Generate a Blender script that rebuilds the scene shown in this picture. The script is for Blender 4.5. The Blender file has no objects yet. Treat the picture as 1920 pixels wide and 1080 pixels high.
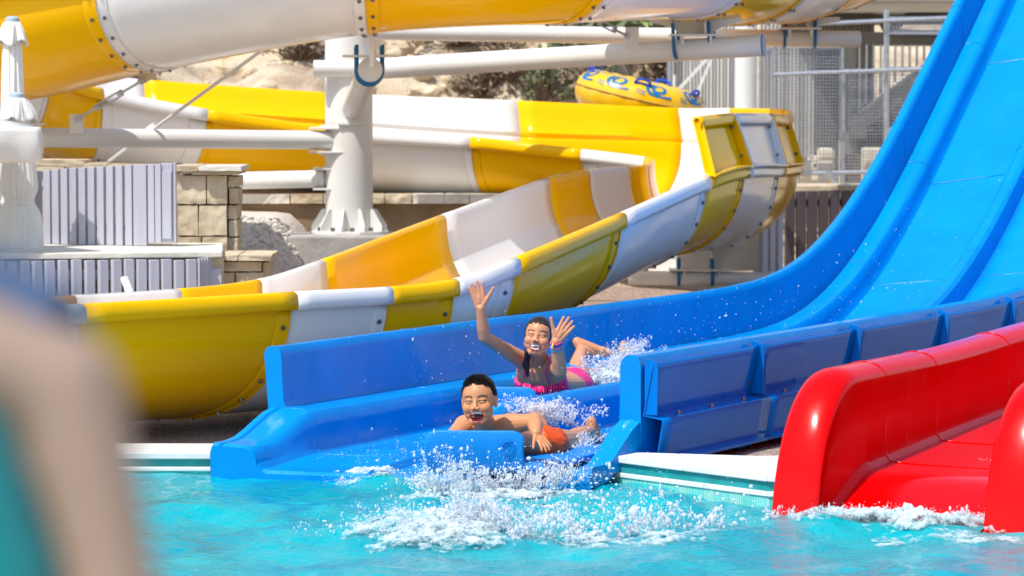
import bpy, bmesh, math, random
import numpy as np
from mathutils import Vector, Matrix, Quaternion, noise
random.seed(7); np.random.seed(7)
S = bpy.context.scene
COL = S.collection
# ---------------------------------------------------------------- camera, sky, sun, exposure
F = 6000.0; CAMH = 1.45; TH = math.atan(370/6000)
cam_d = bpy.data.cameras.new('camera'); cam = bpy.data.objects.new('camera', cam_d); COL.objects.link(cam)
cam.location = (0, 0, CAMH); cam.rotation_euler = (math.pi/2-TH, 0, 0)
cam_d.sensor_width = 36; cam_d.lens = 36*F/1920; cam_d.clip_end = 2000; cam_d.clip_start = .05
cam_d.dof.use_dof = True; cam_d.dof.focus_distance = 12.3; cam_d.dof.aperture_fstop = 5.8
S.camera = cam
W = bpy.data.worlds.new('World'); S.world = W; W.use_nodes = True
nt = W.node_tree; sky = nt.nodes.new('ShaderNodeTexSky'); sky.sky_type = 'NISHITA'; sky.sun_disc = False
SUN = Vector((-.37, -.38, .85)).normalized()
sky.sun_elevation = math.asin(SUN.z); sky.sun_rotation = math.atan2(SUN.x, SUN.y)
sky.altitude = 50; sky.air_density = 1.0; sky.dust_density = 1.2
bg = nt.nodes['Background']; bg.inputs[1].default_value = .15; nt.links.new(sky.outputs[0], bg.inputs[0])
sl = bpy.data.lights.new('sun', 'SUN'); sl.energy = 3.4; sl.angle = math.radians(.5); sl.color = (1, .96, .9)
so = bpy.data.objects.new('sun', sl); COL.objects.link(so); so.rotation_euler = SUN.to_track_quat('Z', 'Y').to_euler()
S.view_settings.view_transform = 'Standard'; S.view_settings.look = 'None'
S.view_settings.exposure = .42; S.view_settings.gamma = 1

# ---------------------------------------------------------------- helpers
def P(x, y, D):
    """point at photo pixel (1920 wide) and world distance Y = D"""
    a = (x-960)/F; b = (540-y)/F
    c, s = math.cos(TH), math.sin(TH)
    dy = c + b*s; dz = -s + b*c
    return Vector((a*D/dy, D, CAMH + dz*D/dy))
def pz(x, y, z):
    a = (x-960)/F; b = (540-y)/F
    c, s = math.cos(TH), math.sin(TH)
    D = (z-CAMH)/((-s+b*c)/(c+b*s))
    return P(x, y, D)
def V(*a): return Vector(a)
ORG = {}
def tag(o, label=None, cat=None, group=None, kind=None):
    if label: o['label'] = label
    if cat: o['category'] = cat
    if group: o['group'] = group
    if kind: o['kind'] = kind
    return o
def thing(name, label, cat, loc=(0, 0, 0), group=None):
    o = bpy.data.objects.new(name, None); COL.objects.link(o); o.location = loc
    o.empty_display_size = .1
    ORG[o.name] = Vector(loc)
    return tag(o, label, cat, group)
def mesh(name, verts, faces, mat, parent=None, smooth=True, loc=None, mats=None, mi=None):
    org = Vector(loc) if loc is not None else (ORG.get(parent.name, Vector()) if parent else Vector())
    v = np.array([tuple(p) for p in verts], dtype=float).reshape(-1, 3) - np.array(org)
    m = bpy.data.meshes.new(name); m.from_pydata(v.tolist(), [], faces)
    for q in (mats or [mat]): m.materials.append(q)
    if mi is not None: m.polygons.foreach_set('material_index', mi)
    m.polygons.foreach_set('use_smooth', [smooth]*len(m.polygons)); m.update()
    o = bpy.data.objects.new(name, m); COL.objects.link(o)
    if parent: o.parent = parent; ORG[o.name] = org
    else: o.location = org; ORG[o.name] = org
    return o
def autosmooth(o, ang=35):
    m = o.data; bm = bmesh.new(); bm.from_mesh(m)
    bmesh.ops.recalc_face_normals(bm, faces=bm.faces)
    for e in bm.edges:
        if len(e.link_faces) == 2 and e.calc_face_angle(0) > math.radians(ang): e.smooth = False
    bm.to_mesh(m); bm.free(); return o
class MB:
    def __init__(s): s.v = []; s.f = []
    def add(s, v, f):
        n = len(s.v); s.v += [tuple(p) for p in v]; s.f += [tuple(i+n for i in q) for q in f]; return s
    def box(s, c, size, rz=0, R=None):
        sx, sy, sz = [q/2 for q in size]; c = Vector(c); M = R or Matrix.Rotation(rz, 3, 'Z')
        v = [c + M @ Vector((x*sx, y*sy, z*sz)) for x in (-1, 1) for y in (-1, 1) for z in (-1, 1)]
        return s.add(v, [(0,1,3,2),(4,6,7,5),(0,4,5,1),(2,3,7,6),(0,2,6,4),(1,5,7,3)])
    def bar(s, a, b, w, h=None, up=(0, 0, 1)):
        a = Vector(a); b = Vector(b); h = h or w; d = b-a; L = d.length; d.normalize(); u = Vector(up)
        if abs(d.dot(u)) > .98: u = Vector((0, 1, 0))
        x = d.cross(u).normalized(); y = x.cross(d)
        M = Matrix((x, y, d)).transposed(); return s.box((a+b)/2, (w, h, L), R=M)
    def tube(s, pts, r, n=12, cap=True, closed=False):
        pts = [Vector(p) for p in pts]; N = len(pts); rr = r if hasattr(r, '__len__') else [r]*N
        v = []; up = None
        for i, p in enumerate(pts):
            t = (pts[(i+1) % N]-pts[i-1]) if (closed or 0 < i < N-1) else (pts[1]-pts[0] if i == 0 else pts[-1]-pts[-2])
            t.normalize()
            if up is None:
                up = Vector((0, 0, 1)) if abs(t.z) < .9 else Vector((0, 1, 0))
            x = t.cross(up)
            if x.length < 1e-5: x = t.orthogonal()
            x.normalize(); y = x.cross(t).normalized(); up = y
            v += [p + rr[i]*(math.cos(2*math.pi*k/n)*x + math.sin(2*math.pi*k/n)*y) for k in range(n)]
        f = []
        for i in range(N if closed else N-1):
            a = i*n; b = ((i+1) % N)*n
            f += [(a+k, a+(k+1) % n, b+(k+1) % n, b+k) for k in range(n)]
        if cap and not closed: f += [tuple(range(n-1, -1, -1)), tuple((N-1)*n+k for k in range(n))]
        return s.add(v, f)
    def grid(s, rows):
        n = len(rows[0]); v = [p for r in rows for p in r]
        return s.add(v, [(i*n+j, i*n+j+1, (i+1)*n+j+1, (i+1)*n+j) for i in range(len(rows)-1) for j in range(n-1)])
    def prism(s, poly, off):
        """polygon (3D points) extruded by off"""
        n = len(poly); o = Vector(off); v = [Vector(p) for p in poly] + [Vector(p)+o for p in poly]
        return s.add(v, [tuple(range(n-1, -1, -1)), tuple(range(n, 2*n))] + [(k, (k+1) % n, n+(k+1) % n, n+k) for k in range(n)])
    def build(s, name, mat, parent=None, smooth=False, bevel=0, ang=35, loc=None):
        o = mesh(name, s.v, s.f, mat, parent, smooth, loc=loc)
        if smooth: autosmooth(o, ang)
        if bevel:
            b = o.modifiers.new('b', 'BEVEL'); b.width = bevel; b.segments = 2; b.limit_method = 'ANGLE'
        return o
def ellip(c, R, rad, nu=20, nv=12):
    v = []; f = []
    for i in range(nv+1):
        th = math.pi*i/nv
        for j in range(nu):
            ph = 2*math.pi*j/nu
            v.append(Vector(c) + R @ Vector((rad[0]*math.sin(th)*math.cos(ph), rad[1]*math.sin(th)*math.sin(ph), rad[2]*math.cos(th))))
    for i in range(nv):
        for j in range(nu):
            a = i*nu+j; b = i*nu+(j+1) % nu
            f.append((a, a+nu, b+nu, b))
    return v, f
def catmull(pts, t):
    """pts list of numpy arrays, t real"""
    n = len(pts); i = min(max(int(math.floor(t)), 0), n-2); u = t-i
    p1, p2 = pts[i], pts[i+1]
    p0 = pts[i-1] if i > 0 else 2*p1-p2
    p3 = pts[i+2] if i+2 < n else 2*p2-p1
    return .5*((2*p1)+(-p0+p2)*u+(2*p0-5*p1+4*p2-p3)*u*u+(-p0+3*p1-3*p2+p3)*u**3)

# ---------------------------------------------------------------- materials
def mat(name, col, rough=.5, metal=0, coat=0, nscale=None, namt=.15, bump=0, bscale=40, spec=.5, col2=None, sss=0, detail=4, trans=0, ior=1.5, stretch=None):
    m = bpy.data.materials.new(name); m.use_nodes = True; t = m.node_tree; b = t.nodes['Principled BSDF']
    b.inputs['Base Color'].default_value = (*col, 1); b.inputs['Roughness'].default_value = rough
    b.inputs['Metallic'].default_value = metal; b.inputs['Coat Weight'].default_value = coat
    b.inputs['Specular IOR Level'].default_value = spec; b.inputs['IOR'].default_value = ior
    b.inputs['Coat Roughness'].default_value = .04
    if trans: b.inputs['Transmission Weight'].default_value = trans
    if sss:
        b.inputs['Subsurface Weight'].default_value = sss; b.inputs['Subsurface Radius'].default_value = (.012, .005, .003)
        b.inputs['Subsurface Scale'].default_value = 1
    tc = t.nodes.new('ShaderNodeTexCoord'); mp = t.nodes.new('ShaderNodeMapping'); t.links.new(tc.outputs['Object'], mp.inputs[0])
    if stretch: mp.inputs['Scale'].default_value = stretch
    if nscale:
        n = t.nodes.new('ShaderNodeTexNoise'); n.inputs['Scale'].default_value = nscale; n.inputs['Detail'].default_value = detail
        t.links.new(mp.outputs[0], n.inputs['Vector'])
        r = t.nodes.new('ShaderNodeValToRGB'); r.color_ramp.elements[0].position = .3; r.color_ramp.elements[1].position = .7
        c2 = col2 or tuple(c*(1-namt) for c in col)
        r.color_ramp.elements[0].color = (*c2, 1); r.color_ramp.elements[1].color = (*(col if col2 else tuple(min(1, c*(1+namt*.5)) for c in col)), 1)
        t.links.new(n.outputs[0], r.inputs[0]); t.links.new(r.outputs[0], b.inputs['Base Color'])
    if bump:
        n2 = t.nodes.new('ShaderNodeTexNoise'); n2.inputs['Scale'].default_value = bscale; n2.inputs['Detail'].default_value = 5
        t.links.new(mp.outputs[0], n2.inputs['Vector'])
        bp = t.nodes.new('ShaderNodeBump'); bp.inputs['Strength'].default_value = bump; bp.inputs['Distance'].default_value = .01
        t.links.new(n2.outputs[0], bp.inputs['Height']); t.links.new(bp.outputs[0], b.inputs['Normal'])
    return m
YEL = mat('yellow_gelcoat', (.94, .50, .0), .12, spec=.14, nscale=1.3, namt=.06, bump=.04, bscale=7)
WHI = mat('white_gelcoat', (.80, .78, .75), .10, spec=.4, nscale=1.3, namt=.05, bump=.04, bscale=7)
BLU = mat('blue_gelcoat', (.0, .26, .70), .17, spec=.2, nscale=4, namt=.10, bump=.10, bscale=26)
def weather(m, lo, hi, sc=2.5):
    t = m.node_tree; tc = t.nodes.new('ShaderNodeTexCoord'); mp = t.nodes.new('ShaderNodeMapping'); mp.inputs['Scale'].default_value = (1, 1, .3); t.links.new(tc.outputs['Object'], mp.inputs[0])
    n = t.nodes.new('ShaderNodeTexNoise'); n.inputs['Scale'].default_value = sc; n.inputs['Detail'].default_value = 8; n.inputs['Roughness'].default_value = .65; t.links.new(mp.outputs[0], n.inputs['Vector'])
    r = t.nodes.new('ShaderNodeMapRange'); r.inputs['From Min'].default_value = .42; r.inputs['From Max'].default_value = .68; r.inputs['To Min'].default_value = lo; r.inputs['To Max'].default_value = hi
    t.links.new(n.outputs[0], r.inputs[0]); t.links.new(r.outputs[0], t.nodes['Principled BSDF'].inputs['Roughness'])
weather(YEL, .08, .30); weather(WHI, .08, .30); weather(BLU, .12, .38, 4)
BLUIN = mat('wet_blue_gelcoat', (.0, .25, .80), .25, coat=.5, nscale=14, namt=.06, bump=.25, bscale=120)
BLUS = mat('glossy_blue_shell', (.0, .17, .60), .06, spec=.12, nscale=2, namt=.2, bump=.05, bscale=5)
RED = mat('red_gelcoat', (.70, .0, .0), .16, spec=.2, nscale=3, namt=.07, bump=.03, bscale=6)
weather(RED, .10, .28, 4); weather(BLUS, .04, .22, 5)
PAINT = mat('white_paint', (.78, .77, .72), .4, nscale=3, namt=.08)
BEIGE = mat('beige_steel', (.30, .27, .22), .5, nscale=4, namt=.12)
STEEL = mat('galvanised_steel', (.5, .52, .55), .45, metal=.7, nscale=30, namt=.2)
BOLT = mat('bolt_steel', (.25, .25, .26), .35, metal=.9)
UB = mat('blue_coated_steel', (.0, .14, .34), .35)
GREYW = mat('grey_painted_wood', (.47, .47, .54), .6, nscale=9, namt=.12, bump=.15, bscale=60, stretch=(1, 1, .1))
DARKW = mat('dark_painted_wood', (.115, .085, .09), .6, nscale=9, namt=.15, stretch=(1, 1, .1))
STONE = mat('limestone', (.66, .56, .40), .85, nscale=7, col2=(.47, .37, .24), bump=.8, bscale=22)
STONEW = mat('pale_limestone', (.72, .68, .58), .8, nscale=9, namt=.15, bump=.5, bscale=25)
CONC = mat('concrete', (.45, .43, .39), .85, nscale=8, namt=.25, bump=.4, bscale=40)
COPE = mat('white_coping', (.80, .79, .76), .45, nscale=5, namt=.1, bump=.1)
TEAL = mat('teal_channel', (.02, .30, .30), .25, nscale=12, namt=.2)
CANV = mat('white_canvas', (.80, .77, .70), .8, nscale=6, namt=.05, bump=.1, bscale=50)
CAPG = mat('grey_plastic', (.40, .48, .55), .4)
RUBY = mat('ring_vinyl', (.90, .52, .005), .2, coat=.5)
RUBB = mat('ring_print', (.0, .17, .42), .25)
HAND = mat('ring_handle', (.005, .08, .55), .3)
# ---------------------------------------------------------------- ground, pool, water
def nz(x, y, z=0): return noise.noise(Vector((x, y, z)))
def sstep(a, b, x):
    t = min(1, max(0, (x-a)/(b-a))); return t*t*(3-2*t)
# far pool edge line (world) : left straight part, then right part coming nearer the camera
EDGE = [(-8., 12.22), (-1.02, 12.19), (.30, 11.90), (.355, 11.84), (.90, 11.22), (1.2, 11.12), (8., 11.3)]
def edge_y(x):
    for (a, b), (c, d) in zip(EDGE, EDGE[1:]):
        if a <= x <= c: return b+(d-b)*(x-a)/(c-a)
    return 12.2
def gh(x, y):
    """ground height"""
    if 5.2 < y < edge_y(x)+.10 and -8 < x < 8: return -1.3
    z = .02
    z += .16*sstep(13.5, 19, y)
    z += .50*sstep(15.6, 18.4, y)*sstep(-1.0, -1.45, x)*(1-.0*x)           # gravel bank behind the fences
    z += .03*nz(x*1.2, y*1.2)
    if y > 20.6: z += .55*sstep(20.6, 20.9, y)*sstep(1.2, .7, x)
    h = max(0, y-23.3)
    side = sstep(2.6, .8, x)
    z += side*(h*.42 + sstep(0, 2, h)*(.55*nz(x*.55, y*.55, 3)+.35*nz(x*1.5, y*1.5, 7)+.16*nz(x*4, y*4, 1)+.07*nz(x*9, y*9, 5)))
    z += (1-side)*max(0, y-30)*.35
    return z if y < 60 else min(z, 16+.5*nz(x*.1, y*.1))
xs = np.concatenate([[-400, -150, -60, -30, -18, -12, -9, -7.5, -6.5], np.arange(-6, 6.01, .085), [6.5, 7.5, 9, 12, 18, 30, 60, 150, 400]])
ys = np.concatenate([[-400, -150, -60, -20, -8, -2, 0, 2, 4, 5, 5.15, 5.25, 6, 7, 8, 9, 10, 10.4], np.arange(10.5, 13, .1), np.arange(13, 23, .16), np.arange(23, 36, .1), [36.5, 37.5, 39, 42, 46, 52, 60, 80, 120, 250, 400]])
mb = MB(); mb.grid([[(x, y, gh(x, y)) for x in xs] for y in ys])
GR = bpy.data.materials.new('gravel_and_rock'); GR.use_nodes = True
t = GR.node_tree; b = t.nodes['Principled BSDF']; b.inputs['Roughness'].default_value = .9
tc = t.nodes.new('ShaderNodeTexCoord'); sep = t.nodes.new('ShaderNodeSeparateXYZ'); t.links.new(tc.outputs['Object'], sep.inputs[0])
def N(tp, **k):
    n = t.nodes.new(tp)
    for a, c in k.items(): n.inputs[a].default_value = c
    return n
vo = N('ShaderNodeTexVoronoi', Scale=75.); t.links.new(tc.outputs['Object'], vo.inputs['Vector'])
r1 = N('ShaderNodeValToRGB'); e = r1.color_ramp.elements
e[0].color = (.20, .135, .10, 1); e[1].color = (.52, .40, .32, 1); e[1].position = .8
bw = N('ShaderNodeRGBToBW'); t.links.new(vo.outputs['Color'], bw.inputs[0]); t.links.new(bw.outputs[0], r1.inputs[0])
r2 = N('ShaderNodeValToRGB'); e = r2.color_ramp.elements
e[0].color = (.62, .53, .44, 1); e[1].color = (.86, .81, .74, 1); t.links.new(bw.outputs[0], r2.inputs[0])
ns = N('ShaderNodeTexNoise', Scale=2.2, Detail=9.); t.links.new(tc.outputs['Object'], ns.inputs['Vector'])
r3 = N('ShaderNodeValToRGB'); e = r3.color_ramp.elements
e[0].position = .3; e[0].color = (.28, .19, .12, 1); e[1].position = .62; e[1].color = (.74, .62, .44, 1)
q = r3.color_ramp.elements.new(.45); q.color = (.55, .42, .28, 1)
t.links.new(ns.outputs[0], r3.inputs[0])
# white gravel where x < -1 and y > 15.4, rock beyond y 22.5
def rng(sock, a, b_):
    m = N('ShaderNodeMapRange'); m.inputs['From Min'].default_value = a; m.inputs['From Max'].default_value = b_; t.links.new(sock, m.inputs[0]); return m.outputs[0]
mul = N('ShaderNodeMath'); mul.operation = 'MULTIPLY'
t.links.new(rng(sep.outputs[0], -.8, -1.1), mul.inputs[0]); t.links.new(rng(sep.outputs[1], 14., 14.6), mul.inputs[1])
mx = N('ShaderNodeMix'); mx.data_type = 'RGBA'; t.links.new(mul.outputs[0], mx.inputs[0]); t.links.new(r1.outputs[0], mx.inputs[6]); t.links.new(r2.outputs[0], mx.inputs[7])
mx2 = N('ShaderNodeMix'); mx2.data_type = 'RGBA'; t.links.new(rng(sep.outputs[1], 20.4, 20.8), mx2.inputs[0]); t.links.new(mx.outputs[2], mx2.inputs[6]); t.links.new(r3.outputs[0], mx2.inputs[7])
t.links.new(mx2.outputs[2], b.inputs['Base Color'])
bp = N('ShaderNodeBump', Strength=.9, Distance=.012); t.links.new(vo.outputs['Distance'], bp.inputs['Height'])
bp2 = N('ShaderNodeBump', Strength=.8, Distance=.10); t.links.new(ns.outputs[0], bp2.inputs['Height']); t.links.new(bp.outputs[0], bp2.inputs['Normal'])
t.links.new(bp2.outputs[0], b.inputs['Normal'])
tag(mb.build('ground', GR, smooth=True, ang=60), kind='structure')

# water: real wave geometry
WAT = bpy.data.materials.new('pool_water'); WAT.use_nodes = True
t = WAT.node_tree; b = t.nodes['Principled BSDF']
b.inputs['Roughness'].default_value = .05; b.inputs['IOR'].default_value = 1.33; b.inputs['Specular IOR Level'].default_value = .45
tc = t.nodes.new('ShaderNodeTexCoord')
mp = N('ShaderNodeMapping'); t.links.new(tc.outputs['Object'], mp.inputs[0]); mp.inputs['Scale'].default_value = (1, 1, 1)
n1 = N('ShaderNodeTexNoise', Scale=2.0, Detail=5., Distortion=1.); t.links.new(mp.outputs[0], n1.inputs['Vector'])
cr = N('ShaderNodeValToRGB'); e = cr.color_ramp.elements
e[0].position = .32; e[0].color = (.0, .25, .33, 1); e[1].position = .68; e[1].color = (.0, .42, .46, 1)
t.links.new(n1.outputs[0], cr.inputs[0]); t.links.new(cr.outputs[0], b.inputs['Base Color'])
n2 = N('ShaderNodeTexNoise', Scale=30., Detail=4., Distortion=.8); t.links.new(mp.outputs[0], n2.inputs['Vector'])
bp = N('ShaderNodeBump', Strength=.55, Distance=.016); t.links.new(n2.outputs[0], bp.inputs['Height']); t.links.new(bp.outputs[0], b.inputs['Normal'])
wx = np.concatenate([np.linspace(-8, -2.3, 30)[:-1], np.arange(-2.3, 2.3, .014), np.linspace(2.3, 8, 30)])
wy = np.concatenate([np.linspace(5.2, 8.6, 20)[:-1], np.arange(8.6, 12.3, .016)])
X, Y = np.meshgrid(wx, wy)
Z = np.zeros_like(X); rs = np.random.RandomState(4)
for i in range(46):
    lam = .10*(1.07**i)*.55+.03; k = 2*math.pi/lam; a = rs.uniform(0, 2*math.pi)
    kx, ky = math.cos(a)*k*.8, math.sin(a)*k
    Z += .0052*lam**.85*2.1*np.sin(kx*X+ky*Y+rs.uniform(0, 6.28)+1.2*np.sin(.7*X+rs.uniform(0, 6))+1.1*np.sin(.9*Y+rs.uniform(0, 6)))
chop = 1+1.2*np.exp(-((X+.1)**2/1.2+(Y-11.1)**2/.9))+.8*np.exp(-((X-1.4)**2/.4+(Y-10.7)**2/.1))
Z *= chop*.31
Z += .03*np.exp(-((X+.25)**2/.12+(Y-10.35)**2/.02))+.025*np.exp(-((X-1.3)**2/.12+(Y-10.55)**2/.012))
def water_z(x, y):
    j = int(np.clip(np.searchsorted(wx, x), 0, len(wx)-1)); i = int(np.clip(np.searchsorted(wy, y), 0, len(wy)-1)); return float(Z[i, j])
nx, ny = len(wx), len(wy)
vv = np.stack([X, Y, Z], -1).reshape(-1, 3)
ii = (np.arange(ny-1)[:, None]*nx+np.arange(nx-1)[None, :]).reshape(-1)
ff = np.stack([ii, ii+1, ii+nx+1, ii+nx], -1)
cx = vv[ff].mean(1); keep = np.array([c[1] < edge_y(c[0])+.06 for c in cx]); ff = ff[keep]
tag(mesh('pool_water', vv, ff.tolist(), WAT), kind='structure')
# near deck the camera side stands on
NEAR = mat('deck_stone', (.55, .48, .40), .8, nscale=6, namt=.2, bump=.3)
mb = MB(); mb.box((0, 1.6, -.01), (14, 6.9, .18)); tag(mb.build('pool_deck', NEAR, bevel=.01), kind='structure')

# coping of the far pool edge
def coping(name, pts, width_fn, label, zt, lz=0):
    T = thing(name, label, 'pool edge', (pts[0][0], pts[0][1], 0))
    def strip(nm, m, y0, y1, z0, z1, bev=.004):
        b_ = MB()
        for (x0, e0), (x1, e1) in zip(pts, pts[1:]):
            poly = [(x0, e0+y0, z0), (x1, e1+y0, z0), (x1, e1+y0+(y1-y0)*width_fn(x1), z0), (x0, e0+y0+(y1-y0)*width_fn(x0), z0)]
            b_.prism(poly, (0, 0, z1-z0))
        return b_.build(nm, m, T, bevel=bev)
    strip('coping_slab', COPE, -.012, .31, zt-.026, zt)
    strip('teal_channel', TEAL, .006, .06, -.02+lz, zt-.0265, 0)
    strip('overflow_lip', COPE, -.016, .005, -.005+lz, .012+lz)
    strip('tile_band', TILE, -.008, .02, -1.2, -.006+lz, 0)
    return T
TILE = bpy.data.materials.new('mosaic_tile'); TILE.use_nodes = True; t = TILE.node_tree; b = t.nodes['Principled BSDF']
tc = t.nodes.new('ShaderNodeTexCoord'); br = N('ShaderNodeTexBrick', Scale=40.); t.links.new(tc.outputs['Object'], br.inputs['Vector'])
br.inputs['Color1'].default_value = (.05, .5, .45, 1); br.inputs['Color2'].default_value = (.08, .6, .55, 1); br.inputs['Mortar'].default_value = (.7, .75, .6, 1)
t.links.new(br.outputs[0], b.inputs['Base Color'])
coping('pool_coping', [(-8, 12.22), (-4, 12.2), (-2.6, 12.2), (-1.7, 12.2), (-1.02, 12.19)], lambda x: 1, 'straight white pool edge with teal gutter on the left of the blue slide', .068)
coping('pool_coping', [(.325, 11.88), (.355, 11.84), (.62, 11.54), (.90, 11.22), (1.2, 11.12), (3., 11.15)], lambda x: .35+min(.7, max(0, x-.355))*2.7, 'white wedge shaped pool edge with teal gutter between the blue and red slides', .10, .027)
# ---------------------------------------------------------------- yellow and white flume
FL = thing('water_slide', 'yellow and white striped half-pipe slide winding in hairpins above the gravel', 'water slide', (0, 14, 0))
def A3(v): return np.array([v[0], v[1], v[2]], float)
def st(N_, F_, d, up=None): return dict(N=A3(N_), F=A3(F_), d=d, up=(A3(up) if up is not None else None))
ST = [
 st((-2.35, 11.95, .60), (-3.3, 12.6, .55), .50),
 st(P(143, 578, 12.5), (-2.66, 13.1, .555), .50),
 st(P(540, 555, 13.2), P(143, 562, 13.8), .50),
 st(P(720, 545, 13.6), P(340, 550, 14.2), .50),
 st(P(845, 530, 13.9), P(490, 532, 14.58), .50),
 st(P(960, 490, 14.25), P(610, 495, 14.95), .49),
 st(P(1160, 405, 15.5), P(835, 410, 16.25), .48),
 st(P(1320, 335, 16.8), P(1030, 341, 17.5), .47, P(1300, 226, 16.9)),
 st(P(1390, 315, 17.6), P(1105, 325, 17.95), .46, P(1363, 219, 17.7)),
 st(P(1455, 314, 18.6), P(1180, 318, 18.4), .46, P(1434, 219, 18.7)),
 st(P(1490, 310, 19.5), P(1213, 315, 18.9), .45, P(1468, 222, 19.6)),
 st((1.80, 20.55, 1.01), P(1222, 308, 19.35), .44, (1.74, 20.55, 1.31)),
 st((1.50, 21.3, 1.03), P(1213, 300, 19.8), .43, (1.45, 21.35, 1.315)),
 st(P(1278, 272, 21.5), P(1095, 285, 20.2), .42, P(1272, 208, 21.55)),
 st(P(975, 262, 21.4), P(885, 262, 20.4), .40, P(970, 194, 21.5)),
 st(P(640, 240, 21.3), P(655, 247, 20.35), .40, P(640, 180, 21.4)),
 st(P(275, 213, 21.2), P(385, 210, 20.1), .40, P(270, 154, 21.3)),
 st(P(130, 190, 20.9), P(192, 172, 19.9), .42, P(125, 136, 21.0)),
 st((-3.55, 20.35, 1.60), P(92, 140, 19.4), .45, (-3.6, 20.4, 1.82)),
 st((-4.2, 19.2, 1.72), (-3.12, 18.9, 1.66), .48, (-4.28, 19.2, 1.92)),
 st((-3.85, 17.9, 1.84), (-3.0, 18.35, 1.78), .5),
 st((-3.06, 17.22, 1.93), (-2.26, 17.95, 1.90), .5),
]
def s3(x, y, D, cx, cy, w=.56, d=.52):
    B = P(x, y, D); n = Vector((cx, cy, 0)).normalized()
    return st(B+n*w+Vector((0, 0, d)), B-n*w+Vector((0, 0, d)), d)
ST += [s3(293, 130, 17.2, -.47, -.88), s3(693, 62, 16.8, .0, -1), s3(1052, 42, 17.3, .55, -.83),
       s3(1290, 34, 18.2, .78, -.62), s3(1385, 44, 19.0, .86, -.5), s3(1470, 40, 19.9, .93, -.36), s3(1540, 20, 20.8, 1, -.1), s3(1560, 5, 22.0, 1, .1)]
# colours of the section after station k
CL = list('WYWYWYWYWYYYWYWYWYWWYYWYWYWYW')
N_ = [s['N'] for s in ST]; F_ = [s['F'] for s in ST]
PD = [np.array([s['d']]) for s in ST]
def frame(t):
    n = catmull(N_, t); f = catmull(F_, t); d = catmull(PD, t)[0]; return n, f, d
def ring(t, off=0.0, a0=0, a1=math.pi, n=22):
    n_, f_, d = frame(t); m = (n_+f_)/2; h = (n_-f_)/2; hl = np.linalg.norm(h)
    out = []
    for k in range(n+1):
        a = a0+(a1-a0)*k/n; c = math.cos(a); s_ = math.sin(a)
        c = math.copysign(abs(c)**.9, c); s_ = abs(s_)**.9
        out.append(m + h*(hl+off)/hl*c + np.array([0, 0, -1])*(d+off)*s_)
    return out
def full_ring(t):
    n_, f_, d = frame(t); h = (n_-f_); h[2] = 0; h /= np.linalg.norm(h)
    r = ring(t); z = np.array([0, 0, 1.])
    pre = [n_+h*.045-z*.055, n_+h*.05-z*.03, n_+h*.045+z*.004, n_+h*.03+z*.014, n_+h*.008+z*.012]
    post = [f_-h*.008+z*.012, f_-h*.03+z*.014, f_-h*.045+z*.004, f_-h*.05-z*.03, f_-h*.045-z*.055]
    return pre+r+post
BOLTM = MB(); BOLTM.tube([(0, 0, 0), (0, 0, .005)], .011, 10); BOLTM.tube([(0, 0, .005), (0, 0, .013)], .0065, 6)
bolt_src = None
nbolt = 0
def put_bolt(parent, pos, nrm):
    global bolt_src, nbolt
    pos = Vector(pos)-ORG[parent.name]
    if bolt_src is None:
        bolt_src = BOLTM.build('bolt', BOLT, None, smooth=True); o = bolt_src
    else:
        o = bolt_src.copy(); COL.objects.link(o)
    o.parent = parent; o.location = pos; o.rotation_euler = Vector(nrm).to_track_quat('Z', 'Y').to_euler(); nbolt += 1
BC = {'Y': YEL, 'W': WHI}
names = {'Y': 'yellow', 'W': 'white'}
def radial(t, a, off):
    n_, f_, d = frame(t); m = (n_+f_)/2; h = (n_-f_)/2; hl = np.linalg.norm(h)
    c = math.cos(a); s_ = math.sin(a); c = math.copysign(abs(c)**.9, c); s_ = abs(s_)**.9
    return m + h*(hl+off)/hl*c + np.array([0, 0, -1])*(d+off)*s_
for k in range(len(ST)-1):
    c = CL[k]; n = 10
    ts = [k+i/n for i in range(n+1)]
    mb = MB(); mb.grid([full_ring(t) for t in ts])
    sec = mb.build('slide_section', BC[c], FL, smooth=True, ang=50)
    sol = sec.modifiers.new('s', 'SOLIDIFY'); sol.thickness = .012; sol.offset = 0
    sec['label'] = ('%s curved half-pipe section' % names[c])
    # end flanges: a raised band at each end outside, and a thin radial lip
    L = np.linalg.norm(frame(k+1)[0]-frame(k)[0])+1e-6
    bt = min(.3, .075/L)
    ends = []
    if 0 < k+1 < len(ST)-1 and CL[k] != CL[k+1]: ends.append(1)
    same_prev = k == 0 or CL[k-1] == CL[k]
    if not same_prev and k >= 14: ends.append(0)
    for e_ in ends:
        t0, t1 = (k+1-bt, k+1) if e_ else (k, k+bt)
        te = k+1 if e_ else k
        fm = MB(); rows = []
        a0, a1 = .06, math.pi-.06
        ta = [t0, t0+(t1-t0)*.15, t1] if e_ else [t1, t1-(t1-t0)*.15, t0]
        rows = [ring(ta[0], .005, a0, a1), ring(ta[1], .009, a0, a1), ring(ta[2], .009, a0, a1), ring(te, .018, a0, a1)]
        fm.grid(rows)
        fo = fm.build('flange', BC[c], sec, smooth=True, ang=40)
        sb = fo.modifiers.new('s', 'SOLIDIFY'); sb.thickness = .004; sb.offset = 0
        if nbolt < 250 and (2 <= k+e_ <= 10 or 14 <= k+e_):
            tm = (t0+t1)/2
            for a in np.linspace(.22, math.pi*.62, 8):
                p = radial(tm, a, .012); q = radial(tm, a, .05)
                put_bolt(sec, p, q-p)
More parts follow.
